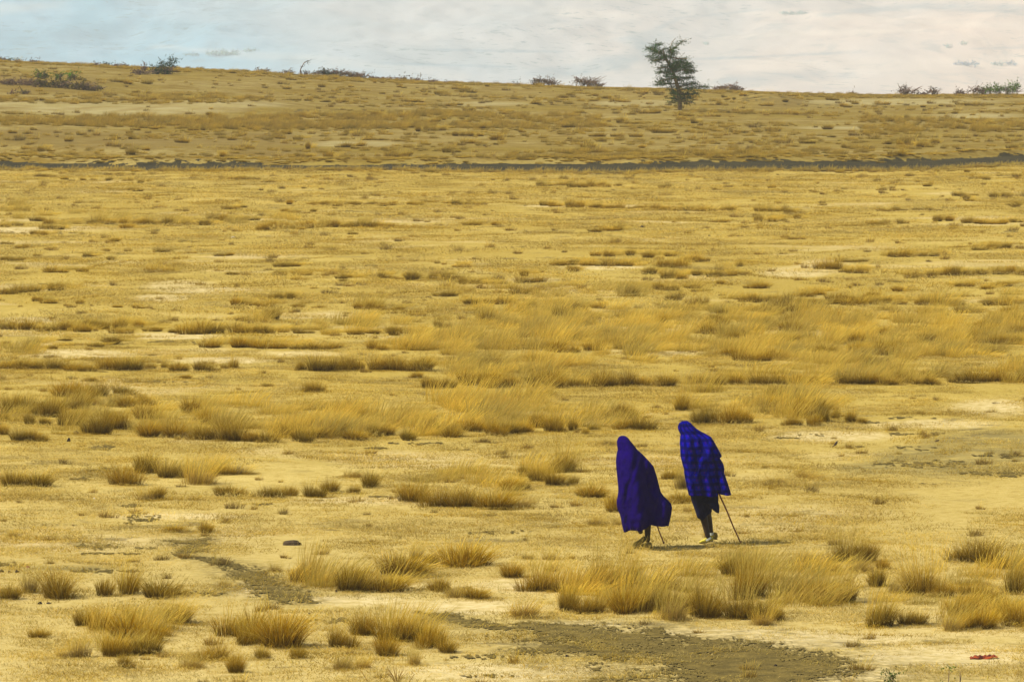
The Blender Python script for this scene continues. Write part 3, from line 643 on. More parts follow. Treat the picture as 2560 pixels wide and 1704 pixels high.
# rows of tufts: x0 y0 x1 y1 height(px) ; all far ones go into the mass
FAR = """100 442 135 442 9;155 449 165 449 8;209 451 218 451 9;231 451 236 451 8;267 452 276 452 11;319 452 332 452 11;350 458 356 458 10;368 454 382 454 6;262 437 312 437 8;317 476 360 477 9;60 424 100 424 10;
550 448 575 449 8;585 449 640 449 10;655 456 685 456 7;722 452 734 452 8;620 428 640 428 10;1340 465 1370 466 13;1375 463 1410 464 11;1420 467 1520 468 15;1540 465 1550 465 9;1578 448 1590 448 8;1645 470 1670 470 10;
1785 475 1790 475 9;1868 465 1874 465 9;1922 470 1936 470 10;1960 467 1976 467 10;2181 455 2192 455 11;2240 453 2256 453 7;2312 466 2317 466 10;2425 448 2475 449 10;2530 440 2560 442 8;2393 490 2404 490 12;2412 500 2424 500 14;
2425 489 2450 489 7;2478 496 2530 492 14;2340 430 2350 430 10;2405 430 2425 430 8;2505 414 2530 414 8;560 526 590 520 12;612 519 620 519 10;
220 560 290 560 17;305 571 345 571 12;300 560 440 564 16;180 560 205 560 10;105 573 155 573 15;450 562 480 563 13;485 563 530 562 16;530 551 585 551 17;590 551 640 552 10;0 565 60 566 10;640 575 790 570 20;795 568 975 567 17;
720 511 740 511 11;800 513 860 515 13;770 510 1000 513 9;1010 512 1060 512 8;1060 506 1085 506 8;1110 508 1150 510 8;1130 512 1160 512 13;1150 510 1216 512 7;1165 561 1205 563 12;1232 563 1238 563 9;695 530 755 530 7;780 529 790 529 7;
868 586 898 586 10;750 574 765 574 6;1348 514 1402 517 14;1415 518 1475 519 17;1470 520 1565 522 14;1570 523 1640 525 12;1645 525 1702 526 15;1700 526 1832 527 13;1885 528 1950 528 14;1885 553 1945 553 16;1950 552 1965 552 8;
1960 534 1995 534 14;1988 547 2010 547 12;1770 555 1808 556 9;1480 580 1565 575 12;2200 527 2257 527 9;2285 527 2345 525 9;2170 561 2192 561 12;2195 561 2215 561 8;2244 559 2262 559 10;2338 552 2400 553 15;2400 556 2462 560 16;
2462 561 2500 560 12;2500 558 2542 552 11;2368 572 2394 572 10;2520 518 2556 518 14;2413 503 2428 503 8;1475 641 1540 641 18;1558 639 1586 639 16;1612 645 1650 644 18;1650 640 1690 640 12;1645 668 1725 668 24;1700 655 1725 655 18;
1373 663 1412 664 18;1418 663 1520 664 16;1522 663 1545 663 14;1550 665 1586 665 19;1415 679 1455 677 14;1605 685 1636 685 24;1660 696 1728 697 21;1730 690 1800 690 16;1800 688 1860 688 12;1842 667 1866 665 14;1630 725 1698 725 17;
1715 720 1750 720 14;1798 710 1812 710 10;1862 720 1912 720 20;945 695 965 695 15;975 697 1000 697 9;1000 700 1048 700 22;1075 697 1098 697 14;1105 697 1143 699 18;1145 710 1172 710 16;1175 708 1260 711 12;1130 668 1168 668 12;
1320 690 1312 690 14;1092 740 1142 740 16;885 772 915 772 17;918 772 955 770 20;1155 760 1200 762 18;1222 758 1278 760 20;1310 768 1330 768 14;1385 773 1462 775 24;1480 770 1500 770 14;1040 790 1050 790 10;980 775 1005 775 12;
685 668 758 666 12;683 688 722 688 13;740 688 765 688 13;852 696 868 696 12;872 694 884 694 13;845 703 865 703 7;730 700 765 698 7;115 679 166 680 16;208 679 222 679 12;362 682 425 682 17;428 665 458 665 10;562 686 602 686 10;
0 735 50 735 18;50 731 92 730 20;125 726 176 727 18;88 753 108 753 16;112 757 147 758 11;190 759 204 759 11;283 768 310 768 9;335 770 372 770 10;580 764 605 765 22;605 765 680 766 16;675 750 740 746 20;725 768 752 768 13;790 769 804 769 8;
6 650 18 650 10;32 652 42 652 11;45 621 58 621 10;92 641 104 641 11;213 642 222 642 12;226 641 236 641 9;275 650 292 650 10;260 628 273 628 8;270 603 300 604 10;400 630 412 630 14;0 610 18 610 9;20 610 36 610 8;78 587 95 587 14;96 588 120 588 12;
550 640 568 640 9;568 638 582 638 9;425 665 455 664 8;2033 674 2098 673 22;2105 656 2152 654 10;2100 680 2130 680 10;2128 682 2176 681 17;2215 642 2275 643 19;2285 641 2356 637 16;2444 625 2460 625 13;2470 622 2527 620 16;
2258 694 2290 695 19;2290 695 2350 692 18;2350 692 2410 690 26;2408 688 2440 688 16;2440 688 2485 686 14;2485 685 2540 684 22;2540 687 2560 687 18;2380 718 2440 716 13;2455 723 2475 722 13;2490 715 2530 712 14;2235 728 2272 728 14;
1850 754 1885 755 18;1890 755 1975 757 24;1980 742 2030 742 18;2035 736 2072 737 18;1985 760 2010 760 18;2020 762 2046 762 16;2050 760 2080 760 14;2085 758 2108 758 18;2115 762 2170 763 22;2180 760 2200 760 16;2205 758 2230 756 20;2235 760 2268 760 13;
2285 762 2320 762 18;2310 763 2352 762 28;2360 762 2400 763 14;2450 762 2530 762 18;2535 760 2560 758 16;1870 778 1895 778 16;1895 778 1925 778 14;1915 785 1952 784 24;2000 780 2040 780 14;2385 780 2450 783 16;2515 802 2560 806 26;
0 822 30 823 24;30 824 78 824 28;90 826 150 828 18;150 828 222 832 22;200 815 245 818 18;245 818 325 818 24;290 833 325 834 16;330 818 358 818 18;365 826 405 828 15;432 831 450 831 14;450 834 510 836 30;512 832 570 832 26;580 832 610 833 18;
660 833 690 832 14;590 802 650 800 14;700 830 720 830 14;735 832 775 832 12;810 834 845 834 12;875 836 910 836 17;925 834 960 834 14;960 832 1000 832 14;1015 834 1045 834 18;515 867 560 868 24;560 867 612 868 26;620 868 660 868 22;660 868 728 870 22;
730 872 780 871 14;790 872 842 872 16;915 875 942 873 20;945 876 980 874 16;1010 876 1060 872 20;66 866 102 868 20;120 872 145 872 14;150 851 172 851 12;250 860 310 860 20;230 866 250 866 12;2475 858 2550 860 30;2440 856 2480 858 18;1945 852 1985 854 26;
2200 836 2240 838 20;1520 860 1550 862 20;1300 770 1330 772 16;0 420 10 420 6;330 326 345 326 9;20 333 45 333 11;60 335 73 335 8;80 325 92 325 8;160 354 178 354 11;197 338 209 338 9;278 350 290 350 9;295 347 306 347 9;320 348 336 348 12;320 340 330 330 10;
97 377 115 377 12;118 378 134 378 9;320 386 340 386 16;358 376 372 376 11;545 392 565 392 14;565 350 590 350 10;610 372 640 372 10;700 336 735 336 11;735 350 755 349 12;763 373 772 373 17;735 391 760 391 9;760 393 775 393 12;820 395 840 395 18;
865 335 878 335 12;1130 340 1210 340 12;1150 358 1200 358 10;1235 362 1250 362 8;1040 330 1110 326 14;1300 332 1312 330 11;1460 368 1490 370 13;1545 307 1560 307 14;1570 310 1590 310 9;1730 308 1745 308 13;2155 298 2175 296 14;2245 300 2275 298 12;
2215 361 2285 362 12;2290 368 2325 366 14;2325 358 2350 358 14;2105 370 2120 370 10;2010 360 2030 358 12;2430 305 2445 303 11;2470 310 2482 308 9;2520 372 2545 372 14;1800 244 1818 244 8;1812 250 1840 250 8;380 323 400 323 10;470 326 520 326 8"""
for ent in FAR.replace("\n", "").split(";"):
    x0, y0, x1, y1, hp = map(float, ent.split())
    a = at(x0, y0); b = at(x1, y1)
    wm = abs(b[0] - a[0]); hm = hp / ppm((a[1] + b[1]) / 2)
    n = max(1, int(round(wm / 0.42)))
    t = (np.arange(n) + 0.5) / n
    x = a[0] + (b[0] - a[0]) * t + rng.normal(0, 0.04, n); y = a[1] + (b[1] - a[1]) * t + rng.normal(0, 0.25, n) * (n > 1)
    hs = hm * rng.uniform(0.85, 1.15, n)
    s_ = np.full(n, max(wm / n, 0.3) / 0.60)
    dark.P.append(np.stack([x, y, height(x, y)], 1)); dark.R.append(np.stack([np.zeros(n), np.zeros(n), rng.uniform(-.5, .5, n)], 1))
    dark.S.append(np.stack([s_ * 1.15, s_ * 1.2, hs / 0.26], 1)); dark.I.append(rng.integers(0, 8, n))
    if hp > 11 and x0 > 0:   # pale plumes standing behind the tufts
        m = n * 2; tt = rng.uniform(0, 1, m)
        xx = a[0] + (b[0] - a[0]) * tt + 0.1; yy = a[1] + (b[1] - a[1]) * tt + rng.uniform(0.2, 2.2, m)
        plume.add(xx, yy, 0.8, 8, zs=hm / 0.42 * 0.95)
tag(plume.build("tall_plume_grass", L_plume), "tall pale seeding grass in feathery bands bent by the wind", "grass", kind="stuff")
tag(slope.build("slope_grass", L_slope), "dull tan rough grass in patches all over the far slope", "grass", kind="stuff")
tag(dark.build("tufted_grass", L_dark), "dense rows of low ochre grass tufts on the middle distance and slope", "grass", kind="stuff")
tag(small.build("sparse_wisp_grass", L_small), "sparse small wisps of dry grass scattered over the ground", "grass", kind="stuff")

# ------------------------------------------------------------------ grass tussocks that stand out as plants of their own
GT = "dry grass tussocks on the plain"
TPOS = []
def tussock(x0, y0, x1, y1, hp, kind, label, group=GT):
    a = at(x0, y0); b = at(x1, y1); yy = (a[1] + b[1]) / 2; xx = (a[0] + b[0]) / 2
    wm = abs(b[0] - a[0]); hm = hp / ppm(yy)
    i = random.randrange(NV)
    o = bpy.data.objects.new("grass_tussock", (LEAFP[i % 4] if kind == 's' else LEAF[i])); link(o)
    o.location = (xx, yy, float(height(xx, yy)) - 0.01); o.rotation_euler = (random.gauss(0, .05), random.gauss(0.03, .09), random.uniform(-1.6, 1.6)); TPOS.append((xx, yy, wm))
    rw, rh = REF[o.data.name]; sx = max(wm, 0.16) / rw; sz = hm / rh
    o.scale = (sx, (sx + sz) / 2, sz * random.uniform(0.95, 1.05))
    tag(o, label, "grass tussock", group)
    s = bpy.data.objects.new("seed_stalks", (STALK[i] if kind in 'ps' else STALKD[i % 4])); link(s, o)
    k = {'p': 0.85, 's': 0.65, 'd': 0.62, 'm': 0.75}[kind]
    s.scale = (1, 1, k * random.uniform(0.9, 1.1))
    return o

T1 = [  # distinct tussocks:  x0 y0 x1 y1 height kind label
 (2400, 1403, 2488, 1403, 52, 'd', "large lone ochre tussock at the right, on bare pale ground above the right-hand clump"),
 (96, 1494, 190, 1494, 58, 'd', "broad dark tussock with tall stalks near the left edge, beside three dung lumps"),
 (0, 1498, 45, 1497, 32, 'd', "low bright ochre tussock cut by the left edge of the view"),
 (48, 1480, 92, 1480, 34, 's', "thin pale straw tussock just left of the broad dark tussock"),
 (258, 1487, 350, 1487, 46, 'm', "grey-gold fan-shaped tussock, left one of the joined pair below the small soil streaks"),
 (350, 1492, 455, 1490, 34, 'm', "low sprawling tussock, right one of the joined pair left of the winding path"),
 (410, 1330, 455, 1330, 16, 'd', "small orange tuft just above the bend where the winding path starts"),
 (490, 1330, 540, 1328, 22, 'd', "dark upright tuft right above the fork at the top of the winding path"),
 (455, 1331, 490, 1331, 8, 's', "flat wisp of grass joining the two tufts above the path bend"),
 (24, 1341, 36, 1341, 12, 's', "tiny orange sprig alone near the left edge, above the soil streaks"),
 (672, 1426, 700, 1426, 14, 's', "tiny orange tuft alone right of the winding path"),
 (545, 1467, 572, 1467, 14, 's', "faint pale sprig in the inner curve of the winding path"),
 (735, 1450, 812, 1452, 42, 'p', "feathery orange tussock at the left end of the central foreground clump"),
 (808, 1462, 850, 1462, 20, 'd', "low dark tussock wedged between the feathery one and the big dark one"),
 (850, 1476, 915, 1476, 56, 'd', "tall dark tussock with a pale stalk, front of the central foreground clump"),
 (905, 1474, 1008, 1476, 32, 'm', "long low tussock at the front right of the central foreground clump"),
 (938, 1436, 1066, 1438, 50, 'd', "biggest rounded dark tussock behind in the central foreground clump"),
 (1020, 1396, 1054, 1396, 22, 's', "small orange tuft left of the big dome tussock"),
 (1062, 1406, 1092, 1406, 22, 'd', "small dark round tuft touching the left of the big dome tussock"),
 (1098, 1413, 1208, 1413, 48, 'd', "big orange-brown dome tussock at the upper right of the central clump"),
 (1075, 1476, 1118, 1476, 28, 'd', "small dark tuft left of the bright low pair right of the central clump"),
 (1118, 1492, 1165, 1492, 22, 's', "small bright tuft in the middle of the row of three below the dome tussock"),
 (1150, 1493, 1222, 1495, 24, 'm', "low spreading tuft at the right end of the row of three below the dome tussock"),
 (1250, 1441, 1306, 1440, 36, 'd', "dark pointed tussock standing alone between the two big foreground clumps"),
 (1318, 1474, 1392, 1475, 48, 'p', "feathery orange tussock just left of the big right foreground clump"),
 (1308, 1396, 1325, 1396, 12, 's', "tiny orange sprig with a soil streak at its right"),
 (1355, 1398, 1390, 1397, 16, 's', "thin pale wisp above the feathery tussock near the left walker's foot"),
 (1272, 1542, 1342, 1542, 32, 's', "low windswept tussock leaning right just above the start of the dark path"),
 (1398, 1526, 1442, 1524, 50, 'm', "upright tussock at the front left corner of the big right foreground clump"),
 (1432, 1474, 1478, 1472, 34, 'd', "dark low tussock at the upper left corner of the big right foreground clump"),
 (1478, 1474, 1545, 1472, 58, 'p', "tallest pale plume tussock below the left walker's feet"),
 (1535, 1464, 1590, 1462, 44, 'p', "plume tussock with dark right side, just below the stick of the left walker"),
 (1462, 1532, 1522, 1528, 44, 'd', "dark-footed tussock in the front row of the big right foreground clump"),
 (1530, 1528, 1600, 1526, 52, 'm', "wide tussock with dark heart, middle of the front row of the big right clump"),
 (1588, 1524, 1650, 1526, 50, 'p', "pale tussock with long straws, below the right walker's shoes"),
 (1642, 1550, 1705, 1548, 40, 's', "bright leaning tussock furthest forward in the big right foreground clump"),
 (1722, 1542, 1800, 1540, 66, 'd', "darkest round-backed tussock in the big right foreground clump"),
 (1798, 1545, 1880, 1546, 50, 'p', "pale tussock right of the darkest one in the big right foreground clump"),
 (1845, 1490, 1925, 1490, 66, 'p', "tall orange plume tussock in the middle of the big right foreground clump"),
 (1878, 1562, 1932, 1558, 24, 's', "low flattened pale tuft at the lower right foot of the big right clump"),
 (1918, 1550, 1955, 1547, 32, 'd', "small dark dome tuft at the right foot of the big clump"),
 (2014, 1506, 2060, 1504, 50, 'd', "very dark upright tussock with a bent straw over it, left of the dark pair"),
 (2062, 1507, 2118, 1506, 46, 'd', "dark rounded tussock ending the big right clump on the right"),
 (1985, 1405, 2058, 1403, 22, 's', "flat pale orange tuft at the left end of the small upper right cluster"),
 (2062, 1430, 2095, 1428, 24, 'd', "small dark round tuft at the lower left of the small upper right cluster"),
 (2078, 1404, 2145, 1402, 46, 'p', "bushy orange tussock in the middle of the small upper right cluster"),
 (2135, 1404, 2185, 1402, 46, 'd', "dark upright tussock topping the small upper right cluster"),
 (2108, 1430, 2172, 1428, 28, 's', "pale low tussock under the small upper right cluster"),
 (2190, 1424, 2224, 1420, 26, 'm', "grey-green round tuft right of the small upper right cluster"),
 (2175, 1466, 2212, 1464, 40, 'd', "narrow dark tuft standing between the two right foreground clumps"),
 (2212, 1482, 2252, 1480, 24, 's', "small ochre tuft touching the left side of the right-edge clump"),
 (2282, 1486, 2340, 1488, 62, 'p', "tall pale plume tussock in the right-edge clump, with one straw arching right"),
 (2328, 1492, 2374, 1490, 34, 'd', "dark domed tuft under the arching straw in the right-edge clump"),
 (2170, 1564, 2222, 1563, 52, 'p', "leaning plume tussock at the front left of the right-edge clump"),
 (2252, 1560, 2306, 1558, 34, 'd', "neat lone dome tussock in front of the right-edge clump"),
 (2362, 1576, 2400, 1574, 26, 's', "low bright tuft beside the grey-green tussock at the lower right"),
 (2392, 1574, 2432, 1570, 36, 'm', "grey-green twiggy tussock at the lower right above the red scrap"),
 (2418, 1528, 2464, 1526, 44, 'd', "dark orange tussock near the right edge above the grey-green one"),
 (2392, 1490, 2462, 1480, 28, 'd', "wide low dark tussock near the right edge, right of the arching straw"),
 (2480, 1526, 2508, 1525, 32, 'd', "narrow dark tuft second from the right edge of the view"),
 (2516, 1566, 2575, 1562, 54, 'm', "tussock cut by the right edge of the view, lowest in the right-edge clump"),
 (2500, 1484, 2570, 1482, 60, 'p', "tall pale tussock cut by the right edge, highest in the right-edge clump"),
 (194, 1563, 224, 1563, 38, 'd', "narrow orange tussock at the left end of the lower left clump"),
 (228, 1572, 280, 1572, 46, 'm', "tall orange tussock with upright stalks, second from left in the lower left clump"),
 (288, 1554, 345, 1556, 32, 'd', "dark tuft crossed by bent pale straws in the lower left clump"),
 (408, 1550, 472, 1560, 42, 'p', "loose orange tussock, topmost on the right of the lower left clump"),
 (345, 1602, 398, 1602, 38, 'm', "ochre tussock in the centre of the lower left clump"),
 (398, 1588, 420, 1588, 20, 'd', "little dark tuft between the two orange tussocks of the lower left clump"),
 (258, 1638, 318, 1638, 46, 'd', "compact dark tussock in the front row of the lower left clump"),
 (332, 1634, 396, 1634, 40, 'd', "round ochre tussock right of the compact dark one in the front row"),
 (298, 1670, 330, 1668, 32, 'd', "small upright tuft standing lowest in front of the lower left clump"),
 (76, 1592, 118, 1592, 22, 'd', "small grey-olive tuft alone left of the lower left clump"),
 (136, 1644, 170, 1644, 18, 's', "low ochre tuft, left of a faint pair at the lower left"),
 (176, 1642, 214, 1641, 34, 's', "faint feathery tuft, right of a pair at the lower left"),
 (505, 1646, 592, 1646, 38, 'd', "wide low dark tussock left below the giant tussock"),
 (572, 1682, 612, 1678, 44, 'm', "leaning ochre tussock right at the front, below the giant tussock"),
 (585, 1606, 648, 1606, 50, 'd', "dark left shoulder tussock of the giant tussock"),
 (640, 1614, 756, 1614, 78, 'd', "giant dark tussock with the tallest straws, left of centre at the bottom"),
 (636, 1644, 666, 1644, 24, 'd', "small dark tuft at the left foot of the giant tussock"),
 (726, 1644, 764, 1644, 24, 'd', "small orange tuft at the right foot of the giant tussock"),
 (812, 1616, 868, 1616, 50, 'd', "upright orange-brown tussock standing alone right of the giant tussock"),
 (878, 1584, 948, 1586, 52, 'd', "bushy orange tussock at the upper left of the lower centre clump"),
 (932, 1640, 992, 1636, 48, 'd', "dark tussock with deep shaded foot at the front of the lower centre clump"),
 (955, 1600, 1035, 1600, 60, 'p', "tall pale plume tussock in the middle of the lower centre clump"),
 (1040, 1616, 1096, 1615, 50, 'm', "orange tussock right of the plume in the lower centre clump"),
 (1084, 1630, 1146, 1630, 32, 'd', "low dark tussock at the right end of the lower centre clump"),
 (1016, 1662, 1044, 1660, 26, 's', "little ochre tuft on a dark soil spot in front of the lower centre clump"),
 (836, 1672, 876, 1672, 26, 's', "small orange tuft in front of the lone upright orange-brown tussock"),
 (890, 1668, 920, 1668, 18, 's', "tiny orange tuft second in front of the lone upright tussock"),
 (440, 1668, 500, 1668, 20, 's', "faint low wisp below the wide dark tussock at the lower left"),
 (286, 1210, 338, 1212, 46, 'd', "pointed dark tussock left of the plume cluster in the left middle ground"),
 (340, 1178, 386, 1184, 40, 'd', "dark tussock at the left end of the left middle-ground plume cluster"),
 (384, 1194, 442, 1193, 34, 'd', "dark rounded tussock in the middle of the left middle-ground plume cluster"),
 (455, 1210, 535, 1208, 34, 's', "pale straw tussock with spread blades in the left middle ground"),
 (530, 1186, 574, 1187, 24, 'd', "dark low tussock right of the pale spread one in the left middle ground"),
 (572, 1184, 622, 1184, 20, 's', "wispy pale tuft at the right end of the left middle-ground cluster"),
 (5, 1214, 62, 1214, 34, 'm', "grey-green tussock nearest the left edge in the middle ground"),
 (62, 1215, 126, 1214, 28, 'm', "ochre tussock right of the grey-green one by the left edge"),
 (350, 1249, 378, 1249, 20, 's', "small orange left half of the two-part tuft below the pointed dark tussock"),
 (376, 1248, 406, 1247, 28, 'd', "dark right half of the two-part tuft below the pointed dark tussock"),
 (538, 1240, 604, 1241, 26, 'd', "dark dome tuft alone in the middle of the left plain"),
 (646, 1242, 704, 1241, 26, 'd', "wide dark tuft, first of the row running right across the middle plain"),
 (706, 1238, 738, 1238, 22, 'd', "round tuft, second of the row running across the middle plain"),
 (752, 1240, 800, 1242, 28, 'd', "dark tuft, third of the row running across the middle plain"),
 (798, 1232, 858, 1231, 32, 'd', "highest dark dome, fourth of the row running across the middle plain"),
 (868, 1232, 896, 1232, 18, 'd', "small round tuft, fifth of the row running across the middle plain"),
 (902, 1216, 954, 1214, 32, 'd', "dark tuft standing slightly higher right of the fifth in the row"),
 (858, 1192, 898, 1194, 14, 's', "faint pale wisp above the row on the middle plain"),
 (1000, 1252, 1074, 1254, 40, 'm', "ochre tussock at the left end of the large middle clump"),
 (1078, 1266, 1132, 1264, 44, 'd', "dark upright tussock at the front of the large middle clump"),
 (1132, 1266, 1186, 1266, 40, 'd', "dark tussock second at the front of the large middle clump"),
 (1188, 1270, 1276, 1271, 36, 'd', "wide dark tussock ending the front of the large middle clump"),
 (1276, 1268, 1330, 1268, 22, 's', "low ochre tuft right of the front of the large middle clump"),
 (1256, 1222, 1324, 1222, 24, 'd', "dark low tuft at the back of the large middle clump"),
 (1296, 1188, 1322, 1190, 24, 'd', "narrow tuft at the left of the middle group of tussocks left of the walkers"),
 (1326, 1202, 1366, 1202, 30, 'd', "dark tussock second from left in the group left of the walkers"),
 (1362, 1212, 1412, 1214, 34, 'm', "ochre tussock at the lowest point of the group left of the walkers"),
 (1384, 1176, 1450, 1178, 40, 'p', "tall orange plume tussock topping the group left of the walkers"),
 (1416, 1210, 1460, 1210, 18, 'd', "low dark tuft right end of the group left of the walkers"),
 (1446, 1244, 1508, 1240, 28, 'm', "crescent-shaped tuft between the group and the purple-cloaked walker"),
 (1514, 1278, 1548, 1278, 38, 'm', "ochre tussock half hidden behind the purple cloak's left edge"),
 (1655, 1196, 1694, 1195, 20, 'd', "small pointed tuft between the two walkers at chest height"),
 (1692, 1220, 1722, 1222, 36, 's', "orange tuft touching the plaid cloak's left edge"),
 (1662, 1256, 1728, 1256, 24, 'd', "wide dark tuft between the two walkers at knee height"),
 (1502, 1112, 1546, 1110, 12, 's', "faint thin wisp just left of the purple hood"),
 (1475, 1312, 1505, 1312, 18, 's', "small orange sprig left of the purple cloak's hem"),
 (1540, 1310, 1552, 1310, 10, 's', "tiny sprig hard by the purple cloak's hem"),
 (1972, 1194, 2058, 1192, 14, 's', "bright orange low line of grass right of the walkers"),
 (1926, 1208, 1964, 1208, 12, 's', "thin sprig just below left of the bright orange line of grass"),
]
for t in T1: tussock(*t)
LB = {
 'A': ("in the meadow's front row behind the walkers", "front row of the meadow behind the walkers"),
 'B': ("in the left-edge cluster of tufts", "cluster of tufts by the left edge"),
 'C': ("among plumes above the plaid-cloaked walker", "tussocks above the walkers"),
 'D': ("along the wide pale meadow's edge, right half", "far edge row of the wide meadow"),
 'E': ("in the far row, left half", "far row left of centre"),
}
ROWS = """A 340 1090 402 1089 36;A 406 1090 468 1092 30;A 474 1098 532 1096 34;A 545 1102 606 1100 46;A 606 1104 640 1102 26;A 636 1104 700 1104 24;A 696 1092 740 1092 30;A 735 1104 800 1104 26;A 800 1092 850 1090 34;A 842 1098 920 1097 22;
A 922 1092 958 1090 28;A 948 1088 988 1087 24;A 990 1098 1052 1097 20;A 1050 1084 1104 1082 30;A 1100 1090 1174 1090 26;A 1155 1078 1204 1077 30;A 1205 1088 1262 1086 30;A 1258 1086 1296 1082 26;A 1290 1080 1326 1080 24;A 1324 1068 1360 1068 36;
A 1366 1080 1402 1076 34;A 1420 1074 1448 1073 26;A 1452 1084 1472 1083 14;A 1470 1074 1496 1074 12;A 1532 1070 1582 1072 20;A 1586 1074 1628 1073 32;A 335 1048 374 1048 38;A 340 1012 380 1012 22;A 505 1058 545 1060 30;A 556 1060 566 1060 20;A 760 1060 800 1058 20;
B 12 1036 68 1034 44;B 78 1040 128 1042 38;B 66 1060 96 1060 22;B 100 1062 122 1062 20;B 148 1064 200 1062 34;B 190 1052 214 1052 26;B 208 1084 250 1086 44;B 244 1074 306 1070 32;B 262 1074 310 1070 38;B 0 1086 14 1086 26;B 22 1102 64 1102 30;B 62 1101 104 1101 24;
B 130 992 200 992 34;B 190 990 256 990 32;B 278 988 332 986 20;B 270 1012 318 1012 22;B 0 1048 18 1050 18;B 210 953 242 953 12;
C 1694 1024 1730 1026 34;C 1736 1060 1782 1060 40;C 1800 1058 1856 1056 38;C 1852 1056 1880 1055 26;C 1900 1018 1966 1018 26;C 1964 1062 1996 1062 20;C 2016 1064 2046 1064 28;C 2042 1054 2070 1052 34;C 2082 1046 2104 1046 22;C 2116 1056 2142 1055 28;C 2144 1058 2162 1058 16;C 1990 1042 2024 1040 46;
C 1530 1040 1570 1040 30;C 1570 1048 1600 1048 24;
D 1330 968 1345 966 14;D 1370 970 1404 968 34;D 1412 966 1448 967 18;D 1452 967 1480 967 18;D 1480 966 1528 966 34;D 1524 966 1570 965 32;D 1580 965 1622 965 26;D 1636 965 1684 964 30;D 1720 958 1758 958 20;D 1785 962 1812 962 22;D 1826 962 1860 960 24;D 1880 962 1925 962 30;D 1920 960 1966 960 18;
D 1970 958 2010 958 22;D 2020 956 2070 958 18;D 2090 960 2136 960 26;D 2128 960 2172 961 26;D 2172 960 2200 960 24;D 2200 962 2245 962 20;D 2244 958 2276 958 26;D 2276 960 2310 961 16;D 2310 962 2350 962 18;D 2365 956 2412 958 26;D 2414 956 2478 956 28;D 2480 955 2520 954 30;D 2518 955 2562 954 28;
D 1052 970 1090 970 28;D 1090 970 1140 968 24;D 1200 968 1256 968 26;D 1254 966 1290 966 26;
E 740 926 760 924 20;E 756 928 822 926 34;E 815 926 860 926 26;E 862 926 884 925 32;E 884 926 950 926 28;E 946 924 970 924 24;E 966 926 1012 925 32;E 1012 926 1076 926 26;E 1022 944 1054 944 14;E 0 922 30 922 18;E 24 922 72 922 20;E 70 920 108 921 18;E 108 922 156 924 26;E 158 926 200 926 16;E 196 928 238 927 16;
E 250 924 298 924 32;E 296 926 348 926 30;E 362 922 388 922 14;E 406 920 422 920 14;E 424 928 468 928 20;E 488 930 542 930 24;E 560 920 600 922 18;E 762 980 806 980 26;E 444 946 480 946 10;E 648 966 676 966 10"""
ORD = "first second third fourth fifth sixth seventh eighth ninth tenth eleventh twelfth thirteenth fourteenth fifteenth sixteenth".split()
rows = {}
for ent in ROWS.replace("\n", "").split(";"):
    c, *nums = ent.split(); rows.setdefault(c, []).append([float(q) for q in nums])
for c, L in rows.items():
    L.sort(key=lambda r: r[0]); n = len(L)
    for i, (x0, y0, x1, y1, hp) in enumerate(L):
        wide, tall = (x1 - x0) > 52, hp > 31
        look = "broad tall" if wide and tall else "broad low" if wide else "narrow tall" if tall else "small low"
        if i < n / 2: pos_ = "leftmost" if i == 0 else ORD[i] + " from left"
        else: pos_ = "rightmost" if i == n - 1 else ORD[n - 1 - i] + " from right"
        tussock(x0, y0, x1, y1, hp, random.choice('ddm'), "%s ochre tussock, %s %s" % (look, pos_, LB[c][0]), LB[c][1])

# pale thatch lying round the foot of each tussock
sk = Pts()
for (xx, yy, wm) in TPOS:
    n = 3 + int(wm * 4); sk.add(xx + rng.normal(0, max(wm, .25) * 0.45, n), yy + rng.normal(-0.05, 0.16, n), rng.uniform(0.22, 0.42, n), 8, rz=3.1, zs=rng.uniform(1.0, 2.4, n))
tag(sk.build("grass_thatch", L_mat), "pale broken thatch of short straw around the feet of the tussocks", "grass", kind="stuff")

# ------------------------------------------------------------------ woody plants
class MB:
    def __init__(s): s.V, s.Q, s.n = [], [], 0
    def tube(s, pts, r0, r1, k=6):
        pts = [Vector(p) for p in pts]; m = len(pts)
        for i, p in enumerate(pts):
            d = (pts[min(i + 1, m - 1)] - pts[max(i - 1, 0)]).normalized()
            a = d.cross(Vector((0, 1, 0.01))); a = a.normalized() if a.length > 1e-4 else Vector((1, 0, 0)); b = d.cross(a)
            r = r0 + (r1 - r0) * i / (m - 1)
            for j in range(k):
                t = 2 * math.pi * j / k; s.V.append(p + a * (r * math.cos(t)) + b * (r * math.sin(t)))
        for i in range(m - 1):
            for j in range(k):
                A = s.n + i * k + j; B = s.n + i * k + (j + 1) % k
                s.Q.append((A, B, B + k, A + k))
        s.n += m * k
    def build(s, name, mat, parent=None):
        me = bpy.data.meshes.new(name); me.from_pydata(s.V, [], s.Q); me.materials.append(mat)
        me.polygons.foreach_set("use_smooth", [True] * len(me.polygons))
        return link(bpy.data.objects.new(name, me), parent)

